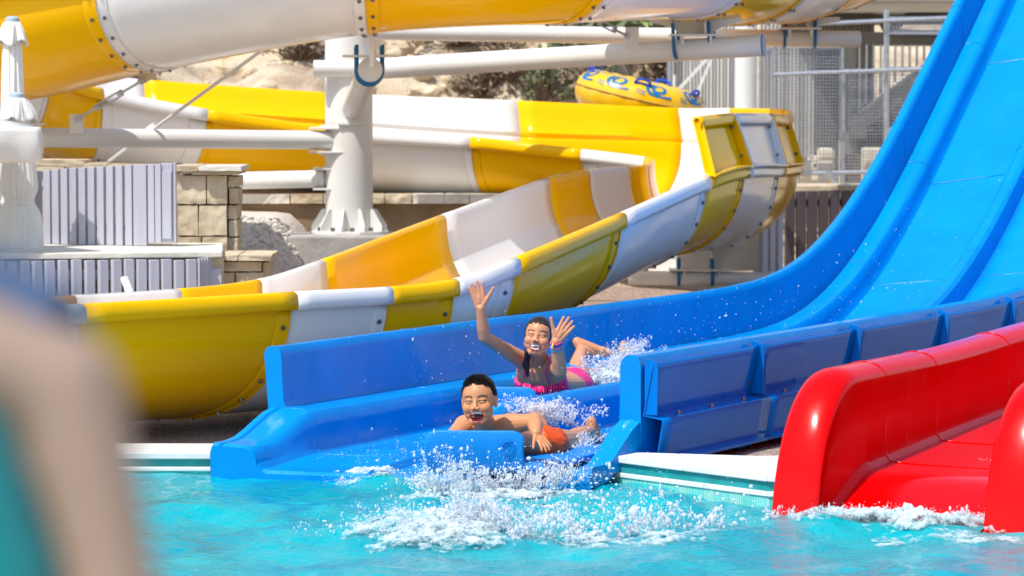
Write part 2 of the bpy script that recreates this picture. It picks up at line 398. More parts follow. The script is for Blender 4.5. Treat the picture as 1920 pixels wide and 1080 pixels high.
# upper tier of the outer wall round the hairpin
UPK = [i for i, s in enumerate(ST) if s['up'] is not None]
k0, k1 = UPK[0], UPK[-1]
U_ = [ST[i]['up'] for i in range(k0, k1+1)]
for k in range(k0, k1):
    c = CL[k]; rows = []
    for i in range(11):
        t_ = k+i/10; lo = catmull(N_, t_); up = catmull(U_, t_-k0); f_ = catmull(F_, t_); h = lo-f_; h[2] = 0; h /= np.linalg.norm(h)
        z = np.array([0, 0, 1.]); lo2 = lo+h*.035+z*.018
        rows.append([lo+h*.07+z*.004, lo2+h*.035-z*.002, lo2-h*.02, lo2-h*.03+z*.03, lo2*.6+up*.4-h*.01, lo2*.25+up*.75, up, up+h*.01+z*.014, up+h*.035+z*.014, up+h*.05-z*.0, up+h*.052-z*.04])
    mb = MB(); mb.grid(rows); wl = mb.build('high_wall', BC[c], FL, smooth=True, ang=45)
    sol = wl.modifiers.new('s', 'SOLIDIFY'); sol.thickness = .012; sol.offset = 0
    wl['label'] = '%s raised outer wall panel' % names[c]
    if k <= k0+4:
        # rib at each panel joint with two bolts
        for e_ in (0, 1):
            fm = MB(); t_ = k+(.02 if e_ == 0 else .98); dt = .05*(1 if e_ == 0 else -1)
            def pt(tt, u, off):
                lo = catmull(N_, tt); up = catmull(U_, tt-k0); f_ = catmull(F_, tt); h = lo-f_; h[2] = 0; h /= np.linalg.norm(h)
                return lo*(1-u)+up*u+h*(off+.02*(1-u))
            fm.grid([[pt(t_, u, .0) for u in (.05, .35, .7, 1)], [pt(t_, u, .055) for u in (.05, .35, .7, 1)], [pt(t_+dt*.2, u, .055) for u in (.05, .35, .7, 1)], [pt(t_+dt*.2, u, 0) for u in (.05, .35, .7, 1)]])
            fo = fm.build('flange', BC[c], wl, smooth=False)
            if e_ == 1:
                for u in (.25, .8): p = pt(t_-.06, u, .02); q = pt(t_-.06, u, .06); put_bolt(wl, p, q-p)
# front edge of the raised wall (rolled end)
# ---------------------------------------------------------------- blue two-lane slide
BO = V(-.90, 12.375, 0); BU = V(.478, .878, 0); BV = V(.878, -.478, 0)
RZ = [(-1, .0), (4.0, .0), (4.55, .012), (4.82, .023), (5.2, .10), (5.516, .216), (5.85, .385), (6.18, .576), (6.5, .80), (6.817, 1.05), (7.1, 1.28), (7.406, 1.52), (8.2, 2.16), (9.5, 3.25)]
_pts = [np.array([a, b]) for a, b in RZ]
def rise0(t):
    xs_ = [a for a, b in RZ]; ys_ = [b for a, b in RZ]
    i = max(0, min(len(xs_)-2, int(np.searchsorted(xs_, t))-1))
    pts = [np.array([a, b]) for a, b in RZ]
    u = (t-xs_[i])/(xs_[i+1]-xs_[i]); r = catmull(pts, i+min(max(u, 0), 1)); return float(max(0, r[1]))
_T = np.arange(-1.5, 11, .05); _R = np.array([rise0(q) for q in _T]); _k = np.exp(-.5*(np.arange(-24, 25)*.05/.36)**2); _k /= _k.sum(); _R2 = np.convolve(np.pad(_R, 24, mode='edge'), _k, 'valid')
_R2 = np.where(_T < 3.6, 0, _R2)
def rise(t): return float(np.interp(t, _T, _R2))
WID = 1.34
def bprof(t):
    """cross-section at along-distance t: list of (c, z, inner?)"""
    wl = 1 if t >= 0 else 0
    fl = .045+.035*sstep(0, 4, t)-.02*sstep(.0, -.4, t)
    fl -= .0
    led = .22-.10*sstep(.02, -.33, t)
    rim = .46 if wl else led+.004
    dv = fl+(.225-fl)*sstep(-.08, .40, t)
    if t > .4: dv = .225
    dw = .055+.03*sstep(.5, -.1, t)
    h = []
    def half():
        ri = rim; top = ri
        return [(-.045, .10 if not wl else .10), (-.045, led-.06), (-.062 if wl else -.045, ri-.06 if wl else led-.04), (-.065 if wl else -.045, ri-.03 if wl else led-.02), (-.055 if wl else -.04, ri-.008), (-.035, ri), (-.012, ri-.002), (.0, ri-.018), (.004, ri-.04 if wl else led),
                (.012, led+.03 if wl else led), (.02, led+.004), (.05, led), (.09, led-.001), (.118, led-.012), (.134, led-.035), (.14, led-.07), (.146, fl+.03), (.16, fl+.006), (.18, fl)]
    L = half()
    mid = WID/2
    D1 = [(mid-.22, fl), (mid-dw-.02, fl), (mid-dw-.006, fl+.015), (mid-dw+.003, dv-.06 if dv-.06 > fl+.015 else fl+(dv-fl)*.5), (mid-dw+.012, dv-.022), (mid-dw+.03, dv-.004), (mid, dv), (mid+dw-.03, dv-.004), (mid+dw-.012, dv-.022), (mid+dw-.003, dv-.06 if dv-.06 > fl+.015 else fl+(dv-fl)*.5), (mid+dw+.006, fl+.015), (mid+dw+.02, fl), (mid+.22, fl)]
    w_ = wl; led = .22-.155*sstep(.04, -.33, t); ri = rim if wl else led+.004
    R_ = [(1.215, fl), (1.24, fl+.006), (1.258, fl+.03), (1.266, fl+.08 if fl+.08 < led-.03 else (fl+led)/2), (1.270, led-.03), (1.272, led-.012), (1.274, led-.002 if not w_ else led+.05), (1.276, ri-.04 if w_ else led), (1.284, ri-.018 if w_ else led+.001), (1.298, ri-.003), (1.318, ri), (1.338, ri-.006), (1.352, ri-.028 if w_ else led-.004), (1.354, ri-.06 if w_ else led-.02), (1.354, led+.008 if w_ else led-.04), (1.356, led-.06), (1.358, .08), (1.358, .04)]
    R_ = [(c+.065, z) for c, z in R_]
    return L+D1+R_
JO = [-.40, 0.0, .99, 2.0, 3.05, 3.95, 4.8, 5.65, 6.5, 7.4, 8.4, 9.4]
BS = thing('water_slide', 'blue two-lane slide sweeping down from the upper right into the pool', 'water slide', BO)
def bpt(t, c, z):
    tt = t+.27*c/WID
    return BO+BU*tt+BV*c+V(0, 0, z+rise(tt))
def brow(t): return [bpt(t, c, z) for c, z in bprof(t)]
for j in range(len(JO)-1):
    a, b_ = JO[j], JO[j+1]
    ts = list(np.linspace(a, b_, max(3, int((b_-a)/.06)+1)))
    if j == 1: ts = [0.0]+ts[1:]
    rows = [brow(t) for t in ts]
    if j == 0:
        rows = rows[:-1]; rows.append(brow(-1e-4)); r0 = rows[0]
        cap = [Vector((p.x, p.y, -.25)) for p in r0]; mid_ = [p-BU*.012+V(0, 0, -.012) for p in r0]
        rows = [cap, mid_]+rows
    if j == 1:
        # closing cap of the walls at t = 0
        lowr = brow(-1e-4); rows = [lowr]+rows
    if j > 1:
        # thin bright joint seam: a 3 mm step
        rows = [[p+V(0, 0, .0) for p in rows[0]]]+rows[1:]
    mb = MB(); mb.grid(rows)
    o = mb.build('slide_section', BLU if j else BLU, BS, smooth=True, ang=32)
    if j >= 1:
        # seam lip
        sm = MB()
        r1 = [p+(Vector((0, 0, 1))*.0016) for p in brow(a+.0)]; r2 = [p+(Vector((0, 0, 1))*.0016) for p in brow(a+.007)]
        sm.grid([r1, r2]); q = sm.build('seam', BLU, o, smooth=True, ang=32)
        q.modifiers.new('s', 'SOLIDIFY').thickness = .002
# wall thickness / outside skirts: lower panels, flanges, bolts on the right outer side
c0 = WID+.087
def oside(t, c, z): return bpt(t, c, z)
for j in range(1, len(JO)-1):
    a, b_ = JO[j], JO[j+1]
    ts = np.linspace(a, b_, 12)
    mb = MB()
    rows = []
    for t_ in ts:
        rows.append([oside(t_, c0+.036, .43), oside(t_, c0+.034, .40), oside(t_, c0+.004, .235), oside(t_, c0+.075, .222), oside(t_, c0+.078, .205), oside(t_, c0+.056, .075), oside(t_, c0+.09, .066), oside(t_, c0+.09, .055), oside(t_, c0+.0, .05)])
    mb.grid(rows); o = mb.build('side_panel', BLUS, BS, smooth=True, ang=25)
    o.modifiers.new('s', 'SOLIDIFY').thickness = .006
    for e_ in (a+.006, b_-.006):
        fm = MB(); fm.prism([oside(e_, c0+.004, .236), oside(e_, c0+.05, .236), oside(e_, c0+.055, .40), oside(e_, c0+.045, .435), oside(e_, c0+.004, .45)], BU*.006*(1 if e_ < b_-.1 else -1))
        fm.build('flange', BLUS, o)
    if j < 8:
        for z in (.28, .385):
            put_bolt(o, oside(b_-.045, c0+.005, z), BV)
        for u in (.2, .5, .8):
            put_bolt(o, oside(a+(b_-a)*u, c0+.05, .226), V(0, 0, 1))
# bracket feet
for t_ in (.85, 3.3, 5.2):
    q = oside(t_, c0-.02, 0); base = gh(q.x, q.y); top = oside(t_, c0-.02, .04).z
    fm = MB(); fm.prism([(q.x+BV.x*w, q.y+BV.y*w, zz) for w, zz in ((.03, base), (.05, top+.02), (-.5, top+.02), (-.5, base))], BU*.11)
    fm.build('foot_bracket', BLU, BS, bevel=.006)
# tall posts carrying the steep part
for t_ in (6.6, 8.0, 9.3):
    for c in (.1, 1.28):
        q = bpt(t_, c, 0); tp = MB(); tp.tube([(q.x, q.y, gh(q.x, q.y)-.05), (q.x, q.y, q.z)], .05, 16); tp.build('support_post', PAINT, BS, smooth=True)
# water running over the lip: thin film mounds are part of the splash objects

# ---------------------------------------------------------------- red slide
RO = V(1.035, 10.8, 0)
RS = thing('water_slide', 'glossy red slide with thick rounded walls ending in the pool at the right', 'water slide', RO)
def rpt(t, c, z): return RO+BU*t+BV*c+V(0, 0, z)
def rprof(t):
    e = math.sqrt(max(0, 1-(1-min(1, max(0, t)/.36))**2)) if t < .36 else 1
    h = -.05+(.535)*e + .035*sstep(1.2, 2.6, t)+.28*max(0, t-2.6)**1.5*.6
    fl = -.03+.14*sstep(-.05, .45, t)+.055*max(0, t-.3)+.28*max(0, t-2.6)**1.5*.6
    h = max(h, fl+.002)
    pr = []
    def wall(c):
        w = .085
        o = [(c-w, -.3)]
        n = 12
        hh = h-w*.62
        for i in range(n+1):
            a = math.pi*(1-i/n); o.append((c+w*math.cos(a), max(hh, fl-.2)+min(w*.62, h-fl+.1)*math.sin(a)))
        o.append((c+w*.98, (hh+fl)/2)); o.append((c+w, fl+.03)); o.append((c+w+.02, fl+.005))
        return o
    pr += wall(-.085)
    pr += [(.1, fl), (.2, fl), (.35, fl), (.48, fl)]
    w2 = wall(.68)
    mir = [(2*.68-c, z) for c, z in reversed(w2)][:3]
    pr += [(c, z) for c, z in mir[:3]]+w2[1:]
    pr += [(.9, fl), (1.1, fl)]
    w3 = wall(1.40); mir = [(2*1.40-c, z) for c, z in reversed(w3)][:3]
    pr += mir+w3[1:-3]+[(1.49, -.3)]
    return pr
RJ = [-.02, .62, 1.12, 1.9, 2.9, 4.1]
for j in range(len(RJ)-1):
    a, b_ = RJ[j], RJ[j+1]; ts = list(np.linspace(a, b_, 14))
    if j == 0: ts = list(-.02+(.64)*(np.linspace(0, 1, 26)**1.7))
    rows = [[rpt(t_, c, z) for c, z in rprof(t_)] for t_ in ts]
    if j == 0: rows = [[Vector((p.x, p.y, -.35)) for p in rows[0]]]+rows
    mb = MB(); mb.grid(rows); o = mb.build('slide_section', RED, RS, smooth=True, ang=38)
    if j:
        r1 = [rpt(a-.006, c, z+.003) for c, z in rprof(a)]; r2 = [rpt(a+.008, c, z+.003) for c, z in rprof(a)]
        sm = MB(); sm.grid([r1, r2]); sm.build('seam', RED, o, smooth=True).modifiers.new('s', 'SOLIDIFY').thickness = .004
# ---------------------------------------------------------------- column, pipe arms, saddles
def cyl(name, a, b_, r, m, parent, n=20, r2=None, smooth=True, bevel=0):
    q = MB(); q.tube([a, b_], [r, r2 or r], n); return q.build(name, m, parent, smooth=True, bevel=bevel)
def ubolt(parent, c, axis, r, down=True):
    """blue U-bolt round a pipe: centre c, pipe axis, legs up"""
    ax = Vector(axis).normalized(); up = Vector((0, 0, 1)); s_ = ax.cross(up).normalized(); up = s_.cross(ax)
    pts = [c+s_*r+up*(r+.07)]+[c+s_*r*math.cos(a)-up*r*math.sin(a) for a in np.linspace(0, math.pi, 13)]+[c-s_*r+up*(r+.07)]
    q = MB(); q.tube(pts, .011, 8); return q.build('u_bolt', UB, parent, smooth=True)
cb = P(655, 437, 19.0); cz = cb.z
SC = thing('support_column', 'thick white steel column with welded gussets standing on a concrete footing behind the flume', 'support column', (cb.x, cb.y, cz))
mb = MB(); mb.tube([(cb.x, cb.y, cz), (cb.x, cb.y, cz+.02), (cb.x, cb.y, 2.1)], .141, 40); mb.build('column_shaft', PAINT, SC, smooth=True)
mb = MB(); mb.tube([(cb.x, cb.y, cz-.004), (cb.x, cb.y, cz+.016)], .235, 10); mb.build('base_plate', PAINT, SC, bevel=.003)
for k in range(10):
    a = 2*math.pi*k/10+.15; d = V(math.cos(a), math.sin(a), 0); s_ = V(-d.y, d.x, 0)*.008; o_ = V(cb.x, cb.y, cz+.017)
    mb = MB(); mb.prism([o_+d*.14-s_/2, o_+d*.225-s_/2, o_+d*.225-s_/2+V(0, 0, .03), o_+d*.165-s_/2+V(0, 0, .125), o_+d*.14-s_/2+V(0, 0, .13)], s_)
    mb.build('gusset', PAINT, SC)
    a2 = a+math.pi/10; mb = MB(); mb.tube([o_+V(math.cos(a2), math.sin(a2), 0)*.19+V(0, 0, -.002), o_+V(math.cos(a2), math.sin(a2), 0)*.19+V(0, 0, .022)], .014, 6); mb.build('bolt', BOLT, SC)
FT = MB(); a = P(540, 437, 18.7); b_ = P(748, 437, 18.7); FT.box(((a.x+b_.x)/2, 19.0, cz-.35-.004), (b_.x-a.x, .62, .7))
tag(FT.build('concrete_footing', CONC, bevel=.012), 'square grey concrete footing under the white steel column', 'footing')
# stub arm pointing at the viewer with round cap and two blue U-bolts
e0 = V(cb.x+.02, cb.y-.05, P(0, 205, 19).z); e1 = P(694, 131, 17.4)
ARM = cyl('pipe_arm', e0, e1, .066, PAINT, SC)
cyl('end_cap', e1, e1+(e1-e0).normalized()*.006, .0675, PAINT, ARM)
for k in (.02, .09): ubolt(ARM, e1-(e1-e0).normalized()*k, e1-e0, .070)
q = MB(); q.prism([V(cb.x-.06, cb.y-.16, e0.z-.09), V(cb.x+.10, cb.y-.16, e0.z-.09), V(cb.x+.10, cb.y-.16, e0.z-.075), V(cb.x-.06, cb.y-.16, e0.z-.075)], (0, .1, 0)); q.build('bracket', PAINT, SC)
# saddle plate above the arm up to the flume joint
sp = P(694, 66, 16.9); q = MB(); q.box((sp.x, 17.2, (sp.z+e1.z)/2+.02), (.02, .35, abs(sp.z-e1.z)+.02)); q.build('bracket', PAINT, ARM)
q = MB(); q.box((e1.x, e1.y+.07, e1.z+.075), (.30, .16, .012)); q.build('saddle_plate', PAINT, ARM, bevel=.002)
# left arm
l0 = V(cb.x-.10, cb.y-.06, P(0, 263, 18.9).z); l1 = P(70, 258, 18.2)
LA = cyl('pipe_arm', l0, l1, .055, PAINT, SC)
for s_ in (1, -1):
    q = MB(); q.box((l0.x-.02, l0.y, l0.z+s_*.07), (.22, .16, .012)); q.build('bracket', PAINT, LA, bevel=.002)
    q = MB(); q.prism([V(l0.x+.08, l0.y-.06, l0.z+s_*.076), V(l0.x+.08, l0.y-.06, l0.z+s_*.14), V(l0.x-.08, l0.y-.06, l0.z+s_*.08)], (0, .01, 0)); q.build('gusset', PAINT, LA)
q = MB(); q.box((P(142, 0, 18.2).x, 18.2, P(0, 232, 18.2).z), (.078, .02, .11)); q.build('lug', PAINT, LA, bevel=.004)
ubolt(LA, P(62, 258, 18.2), V(1, 0, 0), .06)
q = MB(); q.box((P(60, 0, 18.2).x, 18.2, P(0, 233, 18.2).z), (.12, .16, .01)); q.build('saddle_plate', PAINT, LA)
# lower pipe
m0 = V(cb.x-.09, cb.y, P(0, 335, 19.).z); m1 = P(430, 339, 19.3)
LB = cyl('pipe_arm', m0, m1, .052, PAINT, SC)
cyl('pipe_collar', m0+V(-.06, 0, 0), m0+V(-.075, 0, 0), .056, PAINT, LB)
for s_ in (1, -1):
    q = MB(); q.box((m0.x-.02, m0.y-.02, m0.z+s_*.06), (.2, .16, .012)); q.build('bracket', PAINT, LB, bevel=.002)
# long right arms
r0 = V(cb.x+.16, cb.y-.10, P(0, 129, 18.9).z); r1 = P(1430, 85, 18.3)
RA = cyl('pipe_arm', r0, r1, .062, PAINT, SC, n=28)
cyl('end_cap', r1, r1+(r1-r0).normalized()*.008, .0635, UB, RA)
cyl('bracket', V(cb.x-.20, cb.y-.14, r0.z), V(cb.x+.2, cb.y-.12, r0.z), .05, PAINT, SC)
for px in (1268, 1335): ubolt(RA, P(px, 88 if px < 1300 else 85, 18.4), r1-r0, .066)
lg = P(1185, 77, 18.45); q = MB(); q.box((lg.x, lg.y, lg.z+.02), (.08, .02, .12)); q.build('lug', PAINT, RA, bevel=.004)
BM = thing('support_beam', 'long white pipe beam running behind the upper flume', 'pipe beam', P(700, 62, 19.8))
cyl('beam_pipe', P(640, 58, 19.8), P(1612, 74, 20.2), .052, PAINT, BM, n=24)
for px in (1470, 1527): ubolt(BM, P(px, 71, 20.15), V(1, 0, 0), .058)
# saddles under the upper flume: fan plate, base plate
def saddle(parent, top, w, base, bw, th=.02):
    pts = []
    n = 8
    L_ = [V(top.x-w/2, top.y, top.z)]
    for k in range(n+1):
        u = k/n; x = -w/2+(w/2-bw/2)*(1-(1-u)**2.2); L_.append(V(top.x+x, top.y, top.z-.03-(top.z-.03-base)*u))
    R_ = [V(2*top.x-p.x, p.y, p.z) for p in reversed(L_)]
    q = MB(); q.prism(L_+R_, (0, th, 0)); o = q.build('saddle', PAINT, parent)
    q = MB(); q.box((top.x+bw*.24, top.y-.04, (top.z+base)/2), (.012, .09, (top.z-base)*.95)); q.build('gusset', PAINT, o)
    q = MB(); q.box((top.x, top.y, base-.006), (bw*1.5, .22, .012)); q.build('saddle_plate', PAINT, o, bevel=.002)
    for s_ in (-1, 1):
        q = MB(); q.box((top.x+s_*bw*.4, top.y-.04, base-.035), (.014, .1, .05)); q.build('gusset', PAINT, o)
    return o
t1 = P(1305, 32, 18.4); saddle(RA, t1, .52, P(0, 64, 18.4).z, .20)
t2 = P(1500, 32, 20.1); saddle(BM, t2, .5, P(0, 52, 20.15).z, .17)
# ground saddle under the hairpin
GS = thing('flume_stand', 'white steel stand with fan-shaped saddle on a ground pipe under the hairpin of the flume', 'slide stand', (P(1310, 525, 19.4).x, 19.4, .2))
gz = gh(P(1310, 525, 19.4).x, 19.4)
gp = P(1310, 518, 19.2)
cyl('ground_pipe', P(1178, 521, 19.2), P(1447, 523, 19.2), .042, PAINT, GS, n=20)
t3 = P(1315, 462, 19.25); saddle(GS, t3, .52, P(0, 503, 19.25).z, .26)
t4 = P(1262, 478, 19.6); saddle(GS, t4, .5, P(0, 505, 19.6).z, .2)
for px in (1272, 1335): ubolt(GS, P(px, 520, 19.2), V(1, 0, 0), .045)
# tie rods
def turnbuckle(a, b_, label, full=True):
    a = Vector(a); b_ = Vector(b_); d = (b_-a).normalized(); L = (b_-a).length; s_ = d.cross(V(0, 1, 0)).normalized()
    T = thing('turnbuckle', label, 'turnbuckle', a)
    cyl('threaded_rod', a, a+d*L*.36, .008, STEEL, T, 8); cyl('threaded_rod', b_-d*L*.36, b_, .008, STEEL, T, 8)
    q = MB(); q.bar(a+d*L*.3+s_*.014, a+d*L*.7+s_*.014, .008); q.bar(a+d*L*.3-s_*.014, a+d*L*.7-s_*.014, .008)
    q.bar(a+d*L*.3-s_*.018, a+d*L*.3+s_*.018, .016); q.bar(a+d*L*.7-s_*.018, a+d*L*.7+s_*.018, .016)
    q.build('buckle_frame', STEEL, T)
    for p in (a, b_):
        q = MB(); q.tube([p+V(0, -.012, 0), p+V(0, .012, 0)], .02, 14); q.build('rod_eye', STEEL, T, smooth=True)
    return T
turnbuckle(P(145, 223, 18.15), P(265, 152, 17.6), 'steel turnbuckle rod between left pipe arm and the big flume joint above it')
turnbuckle(P(1176, 67, 18.4), P(1100, 30, 17.6), 'steel turnbuckle rod from right pipe arm up to yellow flume joint')
tb = P(275, 140, 17.6); q = MB(); q.box((tb.x, tb.y+.03, tb.z), (.09, .03, .07), R=Matrix.Rotation(-.5, 3, 'Y')); q.build('lug', PAINT, FL, bevel=.01)
q = MB(); q.tube([P(205, 302, 19.0), P(490, 95, 17.3)], .010, 10); RD = thing('tie_rod', 'thin white tie rod slanting from the ground up to the white flume section', 'tie rod', P(205, 302, 19.)); q.build('rod', PAINT, RD, smooth=True)
q = MB(); c_ = P(283, 240, 18.5); q.box(c_, (.06, .02, .035), R=Matrix.Rotation(-.62, 3, 'Y')); q.build('rod_end', PAINT, RD, bevel=.006)

# ---------------------------------------------------------------- fences, stone walls
def slat_fence(name, pts, z0, z1, label, m, sw=.055, gap=.03, group=None, th=.022, rail=True, ztop=None, skip=None, rot=0):
    """pts: plan polyline; slats along it"""
    T = thing(name, label, 'fence', (pts[0][0], pts[0][1], z0), group)
    seg = []; 
    mb = MB(); rb = MB()
    for (a, b_) in zip(pts, pts[1:]):
        a = V(*a, 0); b_ = V(*b_, 0); L = (b_-a).length; d = (b_-a)/L; nrm = V(d.y, -d.x, 0); n = max(1, int(L/(sw+gap)))
        for k in range(n):
            c = a+d*((k+.5)*L/n); zt = z1+random.uniform(-.003, .003); zb = z0
            if skip: 
                r_ = skip(k, n)
                if r_ is not None: zb = r_
            mb.box((c.x, c.y, (zb+zt)/2), (sw, th, zt-zb), rz=math.atan2(d.y, d.x)+rot)
        if rail:
            for zr in (z0+.10*(z1-z0), z1-.14*(z1-z0)):
                p = a-nrm*(-.5)*(th+.03)*-1; 
                rb = MB(); rb.box(((a.x+b_.x)/2-nrm.x*(th/2+.016), (a.y+b_.y)/2-nrm.y*(th/2+.016), zr), (L, .03, .05), rz=math.atan2(d.y, d.x)); rb.build('rail', m, T)
    mb.build('slat_panel', m, T, bevel=.002)
    return T
# lower fence: concave front of the planter
def Pz(px, py, D): return P(px, py, D)
zt = P(0, 487, 15.3).z
lowpts = [(P(x, 487, d).x, d) for x, d in ((-180, 15.0), (-60, 15.15), (80, 15.25), (230, 15.3), (370, 15.3), (411, 15.55))]
slat_fence('slatted_fence', lowpts[:-1], .12, zt, 'low grey slatted wood screen in shade below the stone ledge, behind the yellow flume', GREYW, .044, .013, th=.034, rot=.42)
mb = MB(); T = thing('slatted_fence', 'narrow end screen of closely set grey slats at the corner of the low fence', 'fence', (lowpts[-2][0], lowpts[-2][1], .12))
for k in range(8):
    u = (k+.5)/8; x = lowpts[-2][0]+(lowpts[-1][0]-lowpts[-2][0])*u; y = lowpts[-2][1]+.25*u; mb.box((x, y, (.12+zt)/2), (.012, .03, zt-.12+.012))
mb.box(((lowpts[-2][0]+lowpts[-1][0])/2, lowpts[-2][1]+.16, .34), (.12, .02, .5)); mb.build('slat_panel', GREYW, T)
# fallen plank leaning
mb = MB(); a = P(232, 520, 15.15); b_ = P(246, 556, 15.1); mb.bar(a, b_, .03, .02); tag(mb.build('plank', PAINT), 'short pale plank leaning in front of the low grey fence', 'plank')
# stone ledge on top
mb = MB(); zl = zt+.022
led_ = [(P(-180, 487, 15.2).x, 15.12), (P(415, 487, 15.35).x, 15.42), (P(415, 487, 16.2).x, 16.3), (P(-180, 487, 16.2).x, 16.3)]
mb.prism([V(x, y, zt+.004) for x, y in led_], (0, 0, .03)); LW = thing('stone_ledge', 'low limestone ledge between the two grey slatted fences', 'stone wall', (led_[0][0], 15.2, .1))
mb.build('cap_stone', STONEW, LW, bevel=.006)
mb = MB(); mb.prism([V(x, y+.06, .05) for x, y in led_], (0, 0, zt-.052)); mb.build('wall_core', STONE, LW)
# upper fence, faces slightly left, on the ledge
zu0 = zt+.036
def topz(px): return P(0, np.interp(px, [75, 110, 250, 330], [322, 318, 309, 305]), 16).z
UF = thing('slatted_fence', 'tall grey slatted wood screen standing on the stone ledge beside the stone pillar', 'fence', (P(75, 400, 16.1).x, 16., zu0))
mb = MB()
for k, px in enumerate([90, 106, 122.5, 139, 156, 173, 190.5, 208, 225.5, 243]):
    D = 16.15-.02*k; c = P(px, 400, D); zz = topz(px); mb.box((c.x, c.y, (zu0+zz)/2), (.036, .035, zz-zu0), rz=-.25)
c = P(264, 400, 15.95); mb.box((c.x, c.y, (zu0+topz(264))/2+.0), (.068, .03, topz(264)-zu0), rz=-.2)
zs = P(0, 455, 15.9).z
for px in (285, 297.5): c = P(px, 400, 15.93); mb.box((c.x, c.y, (zs+topz(px))/2), (.032, .032, topz(px)-zs), rz=-.2)
mb.build('slat_panel', GREYW, UF, bevel=.002)
mb = MB(); a = P(80, 0, 16.23); b_ = P(262, 0, 16.03)
for zr in (zu0+.08, P(0, 345, 16.1).z): mb = MB(); mb.bar((a.x, a.y, zr), (b_.x, b_.y, zr), .05, .03); mb.build('rail', GREYW, UF)
mb = MB(); c = P(314, 400, 15.95); mb.box((c.x, c.y, (zs+topz(320))/2), (.058, .05, topz(320)-zs)); mb.build('corner_post', GREYW, UF, bevel=.003)
mb = MB(); mb.box((c.x, c.y-.03, (zs+topz(320))/2-.01), (.046, .012, (topz(320)-zs)*.86)); c2 = P(329, 400, 15.94); mb.build('cover_board', GREYW, UF, bevel=.002)
mb = MB(); mb.box((c2.x, c2.y-.01, (zs+topz(320))/2), (.010, .06, topz(320)-zs+.01)); mb.build('edge_board', GREYW, UF)
mb = MB(); c = P(70, 400, 16.3); mb.box((c.x, c.y, (zu0+topz(75))/2), (.05, .03, topz(75)-zu0-.01)); c = P(20, 400, 16.4); mb.box((c.x, c.y, (zu0+topz(75))/2), (.2, .03, topz(75)-zu0-.01)); mb.build('back_board', GREYW, UF)
# stone pillar with ashlar blocks
SP = thing('stone_pillar', 'squared limestone pillar with pale cap slabs to the right of the tall grey fence', 'stone pillar', (P(390, 480, 16.5).x, 16.6, zl))
def blk(x0, y0, x1, y1, D, th, m=STONE, nm='stone_block', dy=0):
    a = P(x0, y1, D); b_ = P(x1, y0, D); q = MB()
    q.box(((a.x+b_.x)/2, D+th/2+dy, (a.z+b_.z)/2), (b_.x-a.x, th, b_.z-a.z)); o = q.build(nm, m, SP); bm = bmesh.new(); bm.from_mesh(o.data); bmesh.ops.subdivide_edges(bm, edges=bm.edges, cuts=9, use_grid_fill=True); cc_ = sum((v_.co for v_ in bm.verts), Vector())/len(bm.verts)
    for v_ in bm.verts:
        w_ = v_.co+ORG[SP.name]; k_ = .007*noise.noise(w_*9)+.008*noise.noise(w_*24)+.004*noise.noise(w_*60); d_ = (v_.co-cc_).normalized(); v_.co += d_*(k_-.003)
    bm.to_mesh(o.data); bm.free(); o.data.polygons.foreach_set('use_smooth', [True]*len(o.data.polygons)); autosmooth(o, 50); return o
rng_ = random.Random(3)
rows = [(328, 384, [328, 387, 426]), (384, 443, [332, 372, 426]), (443, 480, [330, 378, 427])]
for y0, y1, xs_ in rows:
    for a, b_ in zip(xs_, xs_[1:]): blk(a+1.2, y0+1.2, b_-1.2, y1-1.2, 16.42+rng_.uniform(0, .012), .4)
for y0, y1, x0 in ((330, 352, 428), (352, 384, 430), (384, 412, 428), (412, 445, 429), (445, 478, 427)): blk(x0, y0+1, 447-rng_.uniform(0, 3), y1-1, 16.46+rng_.uniform(0, .02), .3)
blk(330, 330, 426, 480, 16.46, .36, mat('mortar', (.30, .22, .15), .9), 'mortar_core')
blk(325, 311, 371, 321, 16.38, .5, STONE, 'cap_slab'); blk(372, 312, 452, 321, 16.36, .5, STONEW, 'cap_slab'); blk(358, 322, 446, 328, 16.40, .5, STONE, 'cap_slab'); blk(345, 310, 366, 318, 16.7, .4, STONE, 'cap_slab')
# small stone steps right of the low fence
SW = thing('stone_wall', 'small rough limestone wall block at the right end of the low fence', 'stone wall', (P(455, 520, 15.7).x, 15.7, .1))
SP_ = SP; SP = SW
blk(410, 479, 445, 489, 15.62, .5, STONE, 'cap_slab'); blk(446, 479, 509, 489, 15.6, .5, STONE, 'cap_slab')
blk(413, 491, 490, 509, 15.66, .4); blk(413, 511, 440, 545, 15.68, .4); blk(442, 511, 494, 570, 15.67, .4); blk(493, 492, 503, 540, 15.7, .3)
blk(413, 545, 440, 575, 15.7, .4); SP = SP_
# flat stones behind the fence top
mb = MB()
SL = thing('stone_wall', 'long low course of flat brown stones just behind the top of the tall grey fence', 'stone wall', (P(180, 310, 17).x, 17, .9))
SP_ = SP; SP = SL
for x0, x1, y0, y1 in ((62, 120, 312, 322), (121, 200, 306, 318), (201, 330, 308, 321), (66, 160, 300, 311)): blk(x0, y0, x1, y1, 17.0, .4, STONE)
blk(62, 322, 330, 470, 17.05, .35, STONE); SP = SP_
